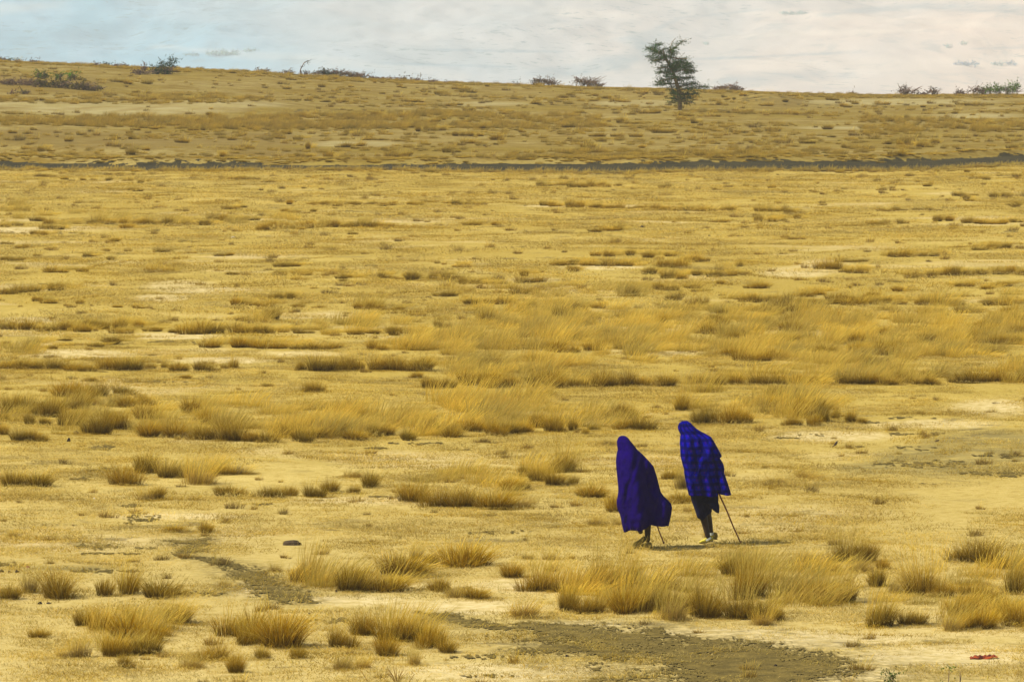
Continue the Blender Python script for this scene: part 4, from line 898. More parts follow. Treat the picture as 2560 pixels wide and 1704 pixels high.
def leaf_cloud(name, clumps, mat, parent, dens=240, leaf=0.05, c=(0.045, 0.085, 0.03), seed=1, spiky=0.6, tw=None):
    """clumps: (x, y, z, rx, ry, rz). leaflets gathered on short sprays inside each clump"""
    r = np.random.default_rng(seed); Vs, Cs = [], []
    for (x, y, z, rx, ry, rz) in clumps:
        ns = max(3, int(dens * (rx * rz) ** 0.75))
        for _ in range(ns):
            v = r.normal(0, 1, 3); v /= np.linalg.norm(v); rad = r.uniform(0.1, 1) ** 0.6
            p = np.array([x, y, z]) + v * np.array([rx, ry, rz]) * rad
            d = v * np.array([1, 1, 0.35]) + r.normal(0, 0.35, 3); d /= np.linalg.norm(d)
            Ls = r.uniform(0.6, 1.6) * leaf * 3.2 * (1 + spiky)
            col = np.array(c) * r.uniform(0.55, 1.7) * (1 + r.uniform(-0.15, 0.15, 3))
            if tw is not None: tw.tube([p - d * Ls * 0.3, p + d * Ls], leaf * 0.07, leaf * 0.03, 3)
            for k in range(9):
                q = p + d * Ls * (k / 8) + r.normal(0, leaf * 0.45, 3)
                a = r.normal(0, 1, 3); a /= np.linalg.norm(a); b = np.cross(a, r.normal(0, 1, 3)); b /= np.linalg.norm(b)
                l = leaf * r.uniform(0.5, 1.1)
                Vs.append([q - a * l, q + b * l * 0.4, q + a * l, q - b * l * 0.4]); Cs.append([np.clip(col * r.uniform(0.8, 1.2), 0, 1)] * 4)
    V = np.array(Vs).reshape(-1, 3); C = np.array(Cs).reshape(-1, 3)
    me = np_mesh(name, V, np.arange(len(V)), 4, mat, C)
    return link(bpy.data.objects.new(name, me), parent)

def empty(name, loc):
    e = bpy.data.objects.new(name, None); link(e); e.location = loc; return e

# the lone tree on the slope
bx, by, bz = at(1700.5, 275.5)
tr = empty("wind_bent_tree", (bx, by, bz)); tag(tr, "lone ragged dark green tree leaning left on the far slope", "tree")
K = 0.1531 / ppm(by)
def tp(cx, cy, y=0.0): return Vector(((cx - 983) * K, y, (1410 - cy) * K))
tb = MB()
tb.tube([tp(985, 1425), tp(982, 1380), tp(976, 1250), tp(958, 1100), tp(928, 980), tp(890, 870), tp(850, 740), tp(795, 655), tp(745, 570), tp(715, 480)], 0.17, 0.055, 9)
rr = random.Random(3)
BR = [((795, 655), (840, 520), (820, 400), (850, 300), (905, 235)), ((820, 440), (900, 385), (990, 310), (1080, 248)), ((745, 570), (690, 490), (650, 430), (630, 350)), ((690, 490), (600, 450), (500, 410), (410, 378)),
      ((715, 480), (712, 430), (722, 380)), ((760, 600), (640, 590), (540, 600)), ((840, 560), (960, 570), (1095, 572)), ((850, 740), (980, 700), (1120, 660)), ((870, 800), (1010, 760), (1200, 770)), ((850, 740), (740, 715), (610, 720)),
      ((880, 850), (760, 790), (640, 800), (585, 870)), ((900, 900), (780, 900), (640, 940)), ((915, 940), (1040, 900), (1210, 890)), ((928, 980), (780, 970), (580, 990)), ((950, 1050), (1100, 1000), (1240, 965)), ((955, 1080), (1160, 1060), (1300, 1025), (1440, 1030)),
      ((965, 1150), (1100, 1150), (1280, 1140)), ((960, 1120), (880, 1090), (830, 1040)), ((970, 1220), (900, 1180), (860, 1120)), ((975, 1250), (1070, 1210), (1160, 1200)), ((978, 1290), (900, 1250), (820, 1280)), ((980, 1260), (1060, 1270), (1180, 1290))]
for br in BR:
    yo = rr.uniform(-0.7, 0.7); pts = [tp(a, b, yo * i / (len(br) - 1)) for i, (a, b) in enumerate(br)]
    tb.tube(pts, 0.05, 0.012, 5)
CL = [(600, 345, 60, 26), (560, 430, 75, 50), (630, 470, 70, 55), (590, 600, 95, 40), (680, 560, 60, 40), (460, 400, 40, 14), (500, 530, 40, 20), (830, 450, 48, 60), (860, 490, 40, 25), (790, 540, 60, 45), (900, 390, 24, 12), (960, 330, 34, 12), (1030, 285, 36, 14),
      (960, 572, 60, 16), (1060, 572, 40, 14), (900, 640, 90, 45), (1080, 680, 95, 42), (1010, 735, 150, 45), (780, 700, 110, 26), (650, 722, 50, 12), (740, 790, 100, 26), (640, 800, 40, 20), (1150, 770, 75, 36), (1090, 805, 80, 24), (830, 860, 70, 55), (730, 915, 85, 42),
      (620, 950, 50, 12), (960, 895, 60, 26), (1090, 880, 90, 18), (1170, 890, 40, 12), (740, 975, 95, 28), (620, 1000, 40, 10), (1060, 995, 130, 32), (1200, 975, 45, 18), (1160, 1050, 130, 32), (1310, 1032, 80, 18), (1410, 1030, 35, 8), (850, 1045, 42, 45), (880, 1140, 45, 50), (1040, 1150, 60, 22),
      (1140, 1150, 110, 26), (1240, 1140, 40, 14), (900, 1215, 60, 42), (1070, 1205, 90, 34), (850, 1272, 40, 14), (1100, 1272, 80, 18), (900, 700, 70, 50), (870, 780, 60, 50), (1030, 640, 60, 30)]
rr = random.Random(8)
clumps = [((cx - 983) * K, rr.uniform(-0.5, 0.5), (1410 - cy) * K, rx * K * 1.02, max(rx * K * 0.75, 0.12), ry * K * 0.92) for (cx, cy, rx, ry) in CL]
leaf_cloud("crown", clumps, M_leaf, tr, 700, 0.050, (0.019, 0.078, 0.015), 5, 1.0, tb)
tb.build("trunk", M_bark, tr)

def shrub(u, v, wpx, hpx, name, label, cat, kind='dead', lean=0.3, seed=1, group=None, lumps=None, depth=None):
    x, y, z = at(u, v); s = 1 / ppm(y); W, H = wpx * s, hpx * s
    e = empty(name, (x, y, z - 0.05)); tag(e, label, cat, group)
    rr = random.Random(seed); tw = MB()
    n = int(10 + W * 7)
    for i in range(n):
        bx0 = rr.uniform(-0.4, 0.4) * W; a = rr.uniform(-0.25, 0.35) * W + lean * H; hh = H * rr.uniform(0.55, 1.0); yo = rr.uniform(-0.3, 0.3) * min(W, 2)
        pts = [(bx0, yo * .5, 0), (bx0 + a * 0.3, yo * .7, hh * 0.5), (bx0 + a * 0.8 + rr.uniform(-.05, .05), yo, hh * 0.85), (bx0 + a * 1.15, yo, hh)]
        tw.tube(pts, 0.022, 0.008, 4)
        for _ in range(4):
            q = Vector(pts[2]) + Vector((rr.uniform(-.3, .2), rr.uniform(-.3, .3), rr.uniform(-0.35, 0))) * min(H, 1.2)
            tw.tube([Vector(pts[1]), q, q + Vector((rr.uniform(0, .3), rr.uniform(-.2, .2), rr.uniform(-.05, .2))) * min(H, 1)], 0.012, 0.005, 3)
    tw.build("branches", M_twig, e)
    if lumps is None:
        lumps = [(rr.uniform(-0.4, 0.4), rr.uniform(0.3, 0.75), rr.uniform(0.12, 0.25), rr.uniform(0.15, 0.25)) for _ in range(int(4 + W * 1.5))]
    cl = [(a * W, rr.uniform(-.25, .25), b * H, c * W, min(max(c * W, 0.25), 1.0), d * H) for (a, b, c, d) in lumps]
    cc = {'dead': (0.15, 0.10, 0.075), 'green': (0.085, 0.165, 0.018), 'dark': (0.035, 0.07, 0.028), 'olive': (0.085, 0.075, 0.028)}[kind]
    leaf_cloud("foliage", cl, M_leaf, e, 200 if kind != 'dead' else 150, 0.075, cc, seed, 0.6)
    return e
shrub(403, 186, 60, 26, "evergreen_shrub", "dark green shrub with a wind-swept tip standing on the left skyline", "shrub", 'dark', 0.2, 2, lumps=[(-0.25, 0.45, 0.2, 0.3), (0.0, 0.55, 0.2, 0.4), (0.2, 0.6, 0.22, 0.45), (0.38, 1.15, 0.16, 0.28), (0.5, 1.5, 0.2, 0.14), (0.46, 1.05, 0.10, 0.22), (-0.02, 1.15, 0.07, 0.25), (0.05, 0.3, 0.3, 0.3)])
shrub(358, 187, 50, 17, "brown_shrub", "low brown scrub touching the left side of the dark skyline shrub", "shrub", 'dead', 0.1, 3)
shrub(359, 178, 10, 20, "thin_shrub", "thin sprig with a flat top rising from the low brown scrub", "shrub", 'dead', 0.1, 33, lumps=[(0, 1.0, 0.5, 0.14)])
shrub(103, 198, 28, 22, "green_bush", "bright green bush, left of three in the scrub on the left slope", "bush", 'green', 0.1, 4, "green bushes on the left slope", lumps=[(0, 0.75, 0.45, 0.3), (0.3, 0.5, 0.3, 0.2), (-.2, .5, .3, .25)])
shrub(145, 200, 18, 18, "green_bush", "small dull green bush, middle of three in the scrub on the left slope", "bush", 'green', 0.2, 5, "green bushes on the left slope", lumps=[(0.1, 0.8, 0.4, 0.25), (-.2, .5, .3, .25)])
shrub(178, 200, 26, 20, "green_bush", "bright green bush, right of three in the scrub on the left slope", "bush", 'green', 0.1, 6, "green bushes on the left slope", lumps=[(-0.1, 0.8, 0.4, 0.25), (0.25, 0.6, 0.35, 0.25)])
for i, (u, v, ww, hh, lb) in enumerate([(20, 212, 60, 18, "brown scrub hard against the left edge of the slope"), (65, 214, 60, 20, "brown scrub mound left of the leftmost green bush"), (98, 218, 50, 22, "olive scrub below the leftmost green bush"),
        (148, 220, 60, 24, "olive scrub below the two right-hand green bushes"), (195, 224, 60, 22, "dark olive scrub mound right of the green bushes"), (232, 226, 50, 15, "thin low scrub ending the thicket on its right"), (62, 235, 22, 12, "small dark bush alone below the left thicket"), (30, 236, 16, 8, "tiny brown bush nearest the left edge below the thicket")]):
    shrub(u, v, ww, hh, "scrub_bush", lb, "bush", 'olive' if i not in (0, 1, 7) else 'dead', 0.1, 20 + i, "scrub thicket on the left slope")
# skyline bushes
SK = [(4, 150, 14, 14, 'dead', "thin bush with a flat top at the far left end of the skyline"), (22, 152, 12, 9, 'dark', "tiny dark bush on the left skyline, second from the edge"), (45, 153, 20, 8, 'dead', "pair of pale twiggy bushes third from the left on the skyline"), (85, 154, 20, 9, 'dead', "low arched twiggy bush on the left skyline"),
      (238, 165, 8, 8, 'dead', "small round brown bush alone left of the dark skyline shrub"), (264, 165, 14, 9, 'dark', "grey-green tuft of bush on the skyline left of the dark shrub"), (290, 167, 20, 9, 'dead', "brown low bush between the grey-green one and the dark shrub"), (312, 167, 12, 8, 'dead', "round brown bush just left of the dark skyline shrub"),
      (656, 180, 26, 9, 'dead', "low brown bush left of the bent sapling"), (715, 183, 36, 9, 'dead', "long low brown bush immediately left of the bent sapling's foot"), (762, 184, 26, 9, 'dead', "low brown bush at the foot of the bent sapling"), (800, 185, 40, 20, 'olive', "large dark brown bush, highest of the thicket right of the bent sapling"),
      (825, 187, 30, 17, 'dark', "dark green-brown bush in the middle of the skyline thicket"), (850, 189, 34, 20, 'dead', "brown bush with a hooked twig in the skyline thicket"), (880, 192, 34, 17, 'dead', "purple-brown bush right of the hooked twig"), (905, 194, 30, 14, 'dead', "low purple-brown bush ending the skyline thicket"),
      (932, 194, 16, 7, 'dead', "small brown bush right of the skyline thicket"), (960, 197, 46, 8, 'dead', "long low line of brown scrub on the skyline left of centre"), (992, 200, 12, 8, 'dead', "small grey-brown bush left of the round one"), (1007, 200, 14, 12, 'dead', "round purple-brown bush on the skyline left of centre"),
      (1035, 203, 34, 9, 'dead', "low dark mound bush on the skyline near the centre"), (1080, 206, 24, 7, 'dead', "low brown bush on the skyline right of the dark mound"), (1122, 208, 14, 7, 'dead', "tiny dark bush alone on the skyline near the centre"),
      (1358, 212, 60, 20, 'dead', "thin leafless flat-topped bush on the skyline left of the lone tree"), (1378, 212, 20, 18, 'dead', "dense little purple bush inside the flat-topped bush"), (1460, 216, 50, 30, 'dead', "windswept feathery bush leaning right, left of the lone tree"), (1494, 214, 22, 16, 'dead', "small feathery bush right of the windswept one"),
      (1810, 226, 70, 16, 'dead', "low pale twiggy brush on the skyline just right of the lone tree"), (1842, 226, 30, 10, 'dead', "low grey bush right of the pale brush"), (2262, 233, 44, 26, 'dead', "dark brown windswept bush curling right on the right skyline"), (2300, 233, 24, 9, 'dead', "faint low twigs right of the curling bush"),
      (2334, 235, 22, 22, 'dead', "thin twiggy bush with a bent branch on the right skyline"), (2308, 236, 12, 7, 'dead', "tiny dark bush just below the skyline right of the curling bush"), (2398, 235, 30, 16, 'dead', "grey-brown round bush left of the green skyline bushes"), (2444, 232, 34, 26, 'dead', "leafless thorny branches at the left of the green skyline bushes"),
      (1290, 214, 20, 6, 'dead', "slight brown scrub on the skyline left of the flat-topped bush"), (2125, 234, 20, 8, 'dead', "small brown scrub on the skyline between the lone tree and the curling bush")]
for i, (u, v, ww, hh, kd, lb) in enumerate(SK):
    shrub(u, v, ww, hh * 0.95 + 1, "skyline_bush", lb, "bush", kd, 0.5 if 'wind' in lb or 'curl' in lb or 'hook' in lb else 0.15, 40 + i, "bushes along the skyline")
shrub(2480, 234, 56, 26, "green_bush", "wide flat green bush, left of the two on the right skyline", "bush", 'green', 0.1, 91, "green bushes on the right skyline", lumps=[(0, 0.7, 0.35, 0.28), (-0.2, 0.55, 0.25, 0.25), (0.25, 0.6, 0.25, 0.25)])
shrub(2532, 234, 46, 30, "green_bush", "bright rounder green bush, right of the two on the right skyline", "bush", 'green', 0.1, 92, "green bushes on the right skyline", lumps=[(0.1, 0.85, 0.3, 0.22), (0.0, 0.6, 0.3, 0.25), (-.3, .5, .3, .2)])
# bent sapling
x, y, z = at(751, 184); s = 1 / ppm(y)
e = empty("bent_sapling", (x, y, z)); tag(e, "slim bare sapling bent right with one leafy tip on the skyline", "tree")
tw = MB(); tw.tube([(0, 0, 0), (0.5 * s, 0, 14 * s), (4 * s, 0, 20 * s), (9 * s, 0, 29 * s), (15 * s, 0, 33 * s), (22 * s, 0, 35 * s)], 0.05, 0.02, 5); tw.build("trunk", M_twig, e)
leaf_cloud("crown", [(14 * s, 0, 33 * s, 5 * s, 4 * s, 1.8 * s), (20 * s, 0, 34.5 * s, 4 * s, 3 * s, 1.4 * s), (2 * s, 0, 18 * s, 1.5 * s, 1.5 * s, 1.5 * s)], M_leaf, e, 160, 0.05, (0.05, 0.055, 0.04), 9)

# distant thickets on the far slope
def far_at(u, v):
    d = ray(u, v); d = d / d[1]; ys = np.arange(3000, 9500, 4.0)
    dz = CZ + d[2] * ys - hillh(d[0] * ys, ys); k = int(np.argmax(dz < 0)); yy = float(ys[k]); return float(d[0] * yy), yy, float(hillh(d[0] * yy, yy))
for i, (u, v, ww, hh, lb) in enumerate([(2417, 165, 52, 10, "widest bluish thicket on the far hazy slope at the right"), (2494, 165, 26, 8, "small bluish thicket right of the widest one on the far slope"), (2528, 164, 20, 10, "bluish thicket nearest the right edge on the far slope"),
        (558, 141, 76, 13, "long pale blue thicket on the far slope at the left"), (626, 130, 26, 7, "small pale blue thicket right of the long one on the far slope"), (480, 140, 36, 5, "thin pale blue thicket left of the long one on the far slope"), (2370, 122, 14, 9, "tiny round bluish bush high on the far slope at the right"), (2409, 113, 10, 8, "tiny bluish tree high on the far slope at the right"),
        (1986, 37, 66, 8, "long bluish thicket near the top of the far slope, right of the lone tree"), (1764, 112, 10, 9, "tiny bluish tree on the far slope beside the lone tree's top")]):
    x, y, z = far_at(u, v); s = 1 / ppm(y); rr = random.Random(i)
    e = empty("distant_thicket", (x, y, z)); tag(e, lb, "thicket", "thickets on the far slope")
    n = max(2, int(ww / 8)); cl = [((j + 0.5) / n * ww * s - ww * s / 2, rr.uniform(-2, 2), hh * s * rr.uniform(0.35, 0.6), ww * s / n * 0.8, 5, hh * s * rr.uniform(0.35, 0.5)) for j in range(n)]
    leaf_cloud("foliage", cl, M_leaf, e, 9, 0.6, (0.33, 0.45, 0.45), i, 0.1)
    tw = MB()
    for c in cl: tw.tube([(c[0], c[1], -0.3), (c[0] + .1, c[1], c[2])], 0.12, 0.06, 4)
    tw.build("trunks" if n > 1 else "trunk", M_twig, e)

# green and yellow plants at the very bottom
def sprig(u, vbase, tops, col, label, name="weed", leafn=30, lr=0.02):
    x, y, z = at(u, vbase); s = 1 / ppm(y)
    e = empty(name, (x, y, z)); tag(e, label, "plant")
    tw = MB(); cl = []
    for (du, hp, wp, hw) in tops:
        tw.tube([(0, 0, -0.02), (du * s * 0.4, 0, hp * s * 0.5), (du * s, 0, hp * s)], 0.006, 0.003, 4)
        if wp: cl.append((du * s, 0, (hp - hw * 0.6) * s, wp * s, wp * s, hw * s))
    tw.build("stem", M_twig, e)
    if cl: leaf_cloud("leaves", cl, M_leaf, e, leafn, lr, col, 3, 0.4)
G1 = (0.12, 0.17, 0.03)
sprig(2229, 1718, [(-6, 46, 7, 16), (2, 32, 7, 16), (4, 20, 6, 12)], G1, "bushy dark green weed poking up at the bottom edge, right half", leafn=900)
sprig(2371, 1720, [(2, 56, 5, 5), (0, 14, 6, 8)], G1, "thin-stemmed weed with a small dark head at the bottom edge", leafn=700)
sprig(2400, 1712, [(0, 34, 0, 0), (3, 26, 0, 0)], G1, "bare thin stalk right of the thin-stemmed weed")
for (sx, lab) in ((0, "yellow twiggy plant with stiff crooked stems at the bottom, left of centre"),):
    x, y, z = at(992, 1706); e = empty("twiggy_plant", (x, y, z)); tag(e, lab, "plant")
    tw = MB(); rr = random.Random(6); s = 1 / ppm(y)
    for k in range(26):
        a = rr.uniform(-1, 1); h = rr.uniform(18, 46); pts = [(0.02 * a, 0, 0), (a * 14 * s, rr.uniform(-.04, .04), h * .5 * s), (a * 30 * s, rr.uniform(-.06, .06), h * s)]
        tw.tube(pts, 0.004, 0.002, 3)
    tw.tube([(-20 * s, 0, 0), (-32 * s, 0, 12 * s), (-46 * s, 0, 18 * s)], .005, .003, 3); tw.tube([(30 * s, 0, 0), (44 * s, 0, 22 * s), (36 * s, 0, 30 * s)], .005, .003, 3)
    tw.tube([(-70 * s, 0, 0), (-84 * s, 0, 22 * s), (-92 * s, 0, 34 * s)], .005, .003, 3)
    tw.build("stems", M_stem if 'M_stem' in globals() else mat_simple("yellow_stems", (0.34, 0.20, 0.03), 0.8, 0.3, 20), e)

# ------------------------------------------------------------------ small things on the ground
def lump(u, v, wpx, hpx, name, label, cat, mat, seed=0, group=None, stretch=0.8):
    x, y, z = at(u, v); s = 1 / ppm(y); rr = random.Random(seed)
    bm = bmesh.new(); bmesh.ops.create_icosphere(bm, subdivisions=3, radius=1)
    for p in bm.verts:
        k = 1 + 0.28 * (vnoise(np.array(p.co.x * 2 + seed * 3.3 + 9), np.array(p.co.y * 2 + p.co.z * 2.7 + 5), seed) - .5)
        k += 0.14 * (vnoise(np.array(p.co.x * 7 + seed), np.array(p.co.z * 6 + p.co.y * 7), seed + 3) - .5)
        p.co = Vector((p.co.x * wpx * s / 2 * k, p.co.y * wpx * s / 2 * k * stretch, max(p.co.z, -0.25) * hpx * s * k))
    me = bpy.data.meshes.new(name); bm.to_mesh(me); bm.free(); me.materials.append(mat)
    o = link(bpy.data.objects.new(name, me)); o.location = (x, y, z); tag(o, label, cat, group); return o
lump(731, 1361, 50, 12, "earth_mound", "small dark brown heap of fresh earth on the open plain left of centre", "earth mound", M_dark, 1)
M_dung = mat_simple("dry_dung", (0.035, 0.026, 0.022), 0.95, 0.4, 30)
for i, (u, v, w_, h_, lb) in enumerate([(4, 1429, 11, 6, "dark dung lump touching the left edge, leftmost of three"), (24, 1430, 8, 5, "small dark dung lump, middle one of three by the left edge"), (43, 1430, 11, 6, "dark dung lump, rightmost of three by the left edge"),
        (100, 1509, 12, 6, "dark dung lump below the broad dark tussock at the left, left one of two"), (122, 1508, 12, 4, "flat dark dung lump below the broad dark tussock, right one of two"), (265, 1486, 8, 5, "small dark lump at the foot of the fan-shaped grey-gold tussock"),
        (841, 1479, 7, 6, "small black lump at the left foot of the central foreground clump"), (1418, 1640, 11, 5, "dark lump at the left end of the wide dark path"), (1939, 1666, 10, 7, "dark round lump on the wide dark path near its right end"), (190, 1084, 16, 7, "dark brown clod lying below the left tuft cluster"),
        (172, 1103, 10, 9, "small upright dark clod below the brown clod at the left"), (1492, 568, 9, 4, "dark clod far off in the middle distance, centre"), (1605, 568, 13, 4, "larger flat dark clod far off right of centre"), (1773, 590, 6, 3, "tiny dark clod in the far middle distance right of centre"),
        (910, 423, 16, 6, "dark clod on the near edge of the dirt track, left of centre"), (1650, 1377, 5, 3, "tiny dark pebble between the walkers' feet"), (1944, 1352, 18, 4, "flat brown crust of dung right of the right walker's stick"), (774, 1534, 7, 4, "tiny dark pebble above the grey soil patch at the lower left")]):
    lump(u, v, w_, h_, "dung_lump" if 'dung' in lb else "earth_clod", lb, "dung" if 'dung' in lb else "clod", M_dung, i + 3)
lump(70, 1418, 8, 6, "stone", "small pinkish stone near the left edge above the broad dark tussock", "stone", mat_simple("pink_stone", (0.50, 0.22, 0.14), 0.8, 0.2), 30)
lump(583, 594, 10, 3, "stone", "bright white stone in the far middle distance at the left", "stone", mat_simple("white_stone", (0.8, 0.8, 0.76), 0.7, 0.1), 31)
lump(236, 1246, 5, 3, "stone", "tiny white pebble on the left plain below the pointed dark tussock", "stone", mat_simple("pale_pebble", (0.75, 0.73, 0.62), 0.7, 0.1), 32)
# red scrap
x, y, z = at(2462, 1646); s = 1 / ppm(y)
bm = bmesh.new(); cols_ = 16
prev = None
for i in range(cols_ + 1):
    t = i / cols_; cxp = (-38 + 70 * t) * s; zz = (1 + 3.5 * t ** 1.5 + 1.5 * math.sin(t * 9)) * s; wv = (1.0 + 6.0 * math.sin(math.pi * min(t * 1.0, 1)) ** 0.8) * s
    r_ = [bm.verts.new((cxp, -0.05 + 0.02 * math.sin(i), zz)), bm.verts.new((cxp + 0.005, 0.0, zz + wv * 0.7)), bm.verts.new((cxp, 0.06, zz + wv + 0.01 * math.sin(i * 2.3)))]
    if prev:
        for a in (0, 1): bm.faces.new((prev[a], r_[a], r_[a + 1], prev[a + 1]))
    prev = r_
me = bpy.data.meshes.new("red_scrap"); bm.to_mesh(me); bm.free()
k = NT("red_orange_scrap"); me.materials.append(k.bsdf(k.mix(k.ramp(k.noise(k.obj(), 22, 2), [(0.42, 0), (0.58, 1)]), (0.07, 0.010, 0.008), (0.32, 0.06, 0.01)), 0.7))
o = link(bpy.data.objects.new("red_scrap", me)); o.location = (x, y, z); md = o.modifiers.new("t", 'SOLIDIFY'); md.thickness = 0.006
tag(o, "crumpled dark red and orange scrap lying on pale grass near the lower right corner", "scrap")

# ------------------------------------------------------------------ skinned bodies
def skin_body(name, nodes, edges, mat, parent=None, sub=2, root=0):
    me = bpy.data.meshes.new(name); me.from_pydata([n[0] for n in nodes], edges, []); me.materials.append(mat)
    o = link(bpy.data.objects.new(name, me), parent)
    sk = o.modifiers.new("skin", 'SKIN'); sk.use_smooth_shade = True
    for i, n in enumerate(nodes):
        rr_ = n[1]; me.skin_vertices[0].data[i].radius = (rr_, rr_) if not isinstance(rr_, tuple) else rr_
        me.skin_vertices[0].data[i].use_root = (i == root)
    sb = o.modifiers.new("sub", 'SUBSURF'); sb.levels = sub; sb.render_levels = sub
    return o

# birds
def bird(u, v, hpx, label, face=1, crouch=False):
    x, y, z = at(u, v); h = hpx / ppm(y); e = empty("bird", (x, y, z)); tag(e, label, "bird", "small birds on the plain")
    if crouch:
        nd = [((0, 0, .4 * h), .28 * h), ((-.4 * h * face, 0, .5 * h), .22 * h), ((-.75 * h * face, 0, .75 * h), .15 * h), ((.5 * h * face, 0, .3 * h), .17 * h), ((1.0 * h * face, 0, .2 * h), .05 * h)]
    else:
        nd = [((0, 0, .50 * h), .17 * h), ((.10 * h * face, 0, .68 * h), .13 * h), ((.14 * h * face, 0, .86 * h), .10 * h), ((-.22 * h * face, 0, .28 * h), .09 * h), ((-.52 * h * face, 0, .06 * h), .035 * h)]
    skin_body("body", nd, [(0, 1), (1, 2), (0, 3), (3, 4)], mat_simple("brown_feathers", (0.06, 0.042, 0.035), 0.8, 0.35, 60), e)
    m = MB(); p = nd[2][0]; m.tube([p, (p[0] + .13 * h * face, 0, p[2] - .01 * h), (p[0] + .22 * h * face, 0, p[2] - .03 * h)], .03 * h, .006 * h, 5); m.build("beak", M_dark, e)
    for sg in (-1, 1):
        m = MB(); m.tube([(0, sg * .07 * h, .42 * h), (.03 * h * face, sg * .07 * h, .2 * h), (0, sg * .07 * h, 0), (.1 * h * face, sg * .07 * h, 0)], .018 * h, .012 * h, 4); m.build("leg", M_dark, e)
bird(2090, 1118, 19, "small brown bird standing upright with long tail, right of the walkers", 1)
bird(2343, 1104, 7, "tiny dark bird crouching on the pale ground further right of the standing bird", -1, True)

# ------------------------------------------------------------------ the two walkers
def loft_cloak(name, prof, hem, dep, ycen, mat, parent, px, ridges, open_face, top_c, nth=96, nrow=110, cut=None):
    """prof: rows (cy, L, R) in crop pixels; px(cx, cy) -> local x, z."""
    P = np.array(prof, float); top = P[0, 0]; V = []
    th = np.linspace(0, 2 * np.pi, nth, endpoint=False)
    xn = -np.cos(th); yn = -np.sin(th)
    hx = np.array(hem, float)
    UV = []
    for j in range(nrow + 1):
        t = (j / nrow)
        for i in range(nth):
            # hem height depends on x position at the bottom
            Lb, Rb = P[-1, 1], P[-1, 2]
            xb = (Lb + Rb) / 2 + (Rb - Lb) / 2 * xn[i]
            hy = np.interp(xb, hx[:, 0], hx[:, 1])
            if yn[i] > 0: hy = hy - 25 * yn[i]
            tt = t ** 1.25 if t < 0.3 else t + (0.3 ** 1.25 - 0.3) * (1 - t) / 0.7
            cy = top + (hy - top) * tt
            L_, R_ = np.interp(cy, P[:, 0], P[:, 1]), np.interp(cy, P[:, 0], P[:, 2])
            cx = (L_ + R_) / 2 + (R_ - L_) / 2 * xn[i]
            X, Z = px(cx, cy)
            hw = (R_ - L_) / 2 * UNIT
            dd = min(np.interp(cy, dep[:, 0], dep[:, 1]), hw * 1.15 + 0.004)
            yy = np.interp(cy, ycen[:, 0], ycen[:, 1]) + dd * np.sign(yn[i]) * abs(yn[i]) ** 0.8
            if yn[i] < 0:
                wgt = min(1.0, abs(yn[i]) * 2.2)
                for (x1, y1, x2, y2, amp, wl, wr) in ridges:
                    f = (cy - y1) / (y2 - y1)
                    if -0.25 < f < 1.25:
                        xr = x1 + (x2 - x1) * f; d = cx - xr; wv = wl if d < 0 else wr
                        fade = min(1, (f + 0.25) * 3, (1.25 - f) * 3 + 0.4)
                        yy -= amp * math.exp(-(d / wv) ** 2) * wgt * fade
            gro = float(sm((cy - top - 120) / 500))
            yy -= 0.055 * (abs(math.sin(th[i] * 3.5 + cy * 0.0022 + 0.8 * float(vnoise(np.array(cy * 0.004), np.array(th[i]), 4)))) - 0.5) * gro * (0.5 + tt) * min(1, hw * 4)
            yy += 0.010 * math.sin(th[i] * 13 + cy * 0.010) * gro
            # small natural creasing
            yy += float(fbm(np.array(cx * 0.022 + cy * 0.006), np.array(cy * 0.005), 4, 5) - 0.5) * 0.10 * min(1, hw * 4)
            V.append((X, yy, Z)); UV.append((th[i] / (2 * np.pi) * 1.9, Z))
    n0 = len(V)
    faces = []
    for j in range(nrow):
        for i in range(nth):
            a = j * nth + i; b = j * nth + (i + 1) % nth
            cyj = np.mean([V[a][2], V[b][2]])
            zz = V[a][2]
            if open_face and open_face[0] < zz < open_face[1] and yn[i] > 0.35 and xn[i] < 0.55: continue
            faces.append((a, b, b + nth, a + nth))
    ct = np.mean(np.array(V[:nth]), 0) ; V.append(tuple(ct + np.array([0, 0, 0.004])))
    for i in range(nth): faces.append((i, n0, (i + 1) % nth))
    me = bpy.data.meshes.new(name); me.from_pydata(V, [], faces)
    uvl = me.uv_layers.new(name="UVMap"); UV.append((0.5, UV[0][1]))
    for l in me.loops:
        uvl.data[l.index].uv = UV[l.vertex_index]
    me.materials.append(mat); me.polygons.foreach_set("use_smooth", [True] * len(me.polygons))
    o = link(bpy.data.objects.new(name, me), parent)
    md = o.modifiers.new("cloth", 'SOLIDIFY'); md.thickness = 0.006; md.offset = -1
    return o

